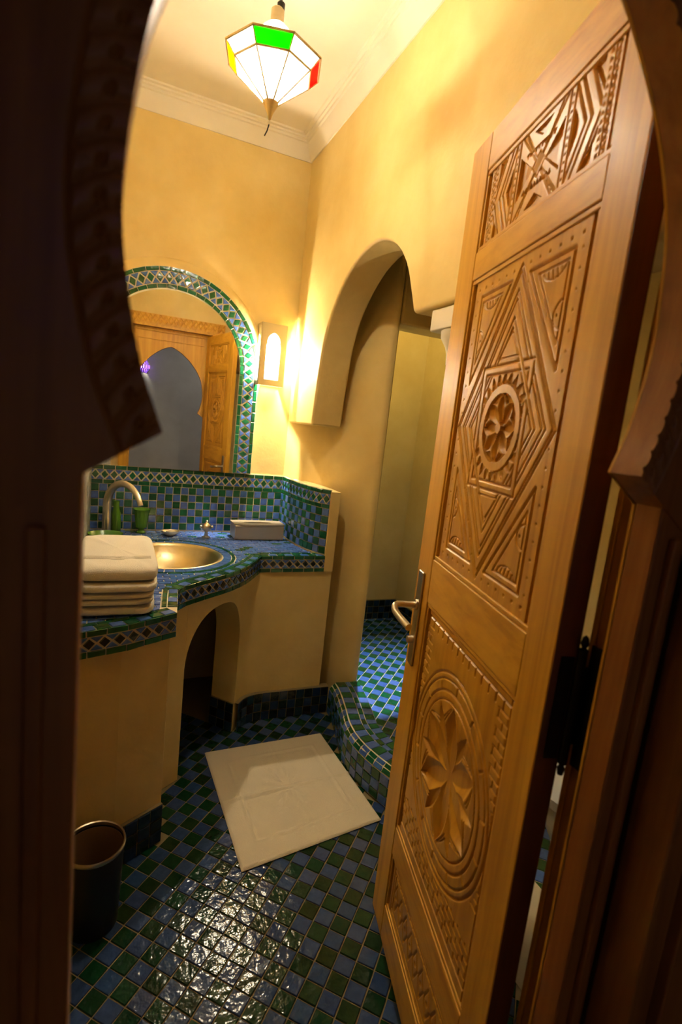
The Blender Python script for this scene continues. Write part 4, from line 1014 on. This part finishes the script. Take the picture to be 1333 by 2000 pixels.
# honey-coloured back of the arch panel: mitred boards
def arch_back():
    v = np.concatenate([np.stack([ex, np.full(NC, YR+.0005), ez], -1), np.stack([ox_, np.full(NC, YR+.0005), oz_], -1), np.stack([ex, np.full(NC, YR+.004), ez], -1), np.stack([ox_, np.full(NC, YR+.004), oz_], -1)])
    return mk('arch_back_board', v, np.concatenate([gridf(3, 2), gridf(2, 0)]), M['door'], ins, smooth=40)
arch_back()
for (a, b) in ((SX_0, JX0), (JX1, .645)): box('jamb_back_board', a, b, YR+.0005, YR+.004, 0, 1.395, M['door'], ins)
for (a, b, c, d) in ((-.064, -.052, .0, 2.11), (.630, .642, .0, 2.11)): box('back_moulding', a, b, YR+.004, YR+.012, c, d, M['door'], ins, bevel=.003)
box('back_moulding', -.052, .630, YR+.004, YR+.012, 2.098, 2.11, M['doorh'], ins, bevel=.003); box('back_moulding', .0, .58, YR+.004, YR+.008, 2.03, 2.036, M['doorh'], ins, bevel=.002)
# hinge: iron plates and pin between leaf and jamb
hg = thing('door_hinge', (.636, .508, .9), 'black iron hinge between the open door and its jamb', 'hinge')
HZ = 1.085
mk('leaf_plate', boxv(DW+.0015, DW+.004, -.032, -.012, HZ-.085, HZ+.075, f=dm), [tuple(q[::-1]) for q in BOXF], M['iron'], hg)
pc = dm(DW+.008, -.040, 0)
MB().lathe([(0, -.11), (.004, -.108), (.006, -.098), (.003, -.092), (.0065, -.09), (.0065, .09), (.003, .092), (.006, .098), (.004, .108), (0, .112)], (pc[0], pc[1], HZ), 14).build('pin', M['iron'], hg)
box('jamb_plate', .643, .646, YN-.034, YN+.003, HZ-.095, HZ+.095, M['iron'], hg)
MB().box(pc[0], .646, pc[1]-.0015, pc[1]+.0015, HZ-.06, HZ+.06).build('knuckle', M['iron'], hg)

# ------------------------------------------------------------------ pierced lamp on the hall wall (seen in the mirror)
HLX, HLZ, HLY = .02, 1.90, -1.30
hl = thing('hall_lamp', (HLX, HLY, HLZ), 'pierced purple glass lamp on the hall wall, seen in the mirror', 'wall lamp')
n = 20; LP = [(.055, -.07), (.085, -.02), (.085, .03), (.055, .08)]
hp_ = lambda r, z, k: (HLX+r*math.cos(math.pi*k/n), HLY+.001+r*math.sin(math.pi*k/n), HLZ+z)
for i in range(3):
    for k in range(n):
        (r0, z0), (r1, z1) = LP[i], LP[i+1]
        mk('facet', [hp_(r0, z0, k), hp_(r0, z0, k+1), hp_(r1, z1, k+1), hp_(r1, z1, k)], [(0, 1, 2, 3)], M['ppur'] if (i+k) % 2 else M['iron'], hl)
for i, (r, z) in enumerate(((.0865, -.02), (.0865, .03), (.056, -.07), (.056, .08))):
    MB().tube([(HLX+r*math.cos(math.pi*k/n), HLY+.002+r*math.sin(math.pi*k/n), HLZ+z) for k in range(n+1)], .003, 6).build('ring', M['brass'], hl)
for k in range(0, n+1, 2):
    a = math.pi*k/n; MB().tube([(HLX+r*math.cos(a), HLY+.002+r*math.sin(a), HLZ+z) for r, z in ((.056, -.07), (.0865, -.02), (.0865, .03), (.056, .08))], .0022, 6).build('rib', M['brass'], hl)
lamp('hall_light', (HLX, HLY+.03, HLZ), P_HALL, C_HALL, .015, hl)

hs = thing('hall_fill_spotlight', (1.35, .18, CEIL), 'added round spotlight in the hall ceiling, brightening the hall wall', 'spotlight')  # added fill lamp in a ring fitting, lifts the mirrored hall wall
MB().lathe([(.05, 0), (.05, -.012), (.040, -.014), (.036, -.004)], (1.35, .18, CEIL), 28).build('trim_ring', M['nickel'], hs)
l = bpy.data.lights.new('hall_fill_light', 'SPOT'); l.energy = P_HFILL; l.color = C_HALL; l.spot_size = math.radians(70); l.spot_blend = .8; l.shadow_soft_size = .03
lo_ = bpy.data.objects.new('hall_fill_light', l); link(lo_, hs, (1.35, .18, CEIL-.02))
lo_.rotation_euler = (Vector((.35, -1.3, 1.3))-Vector((1.35, .18, CEIL))).to_track_quat('-Z', 'Y').to_euler()
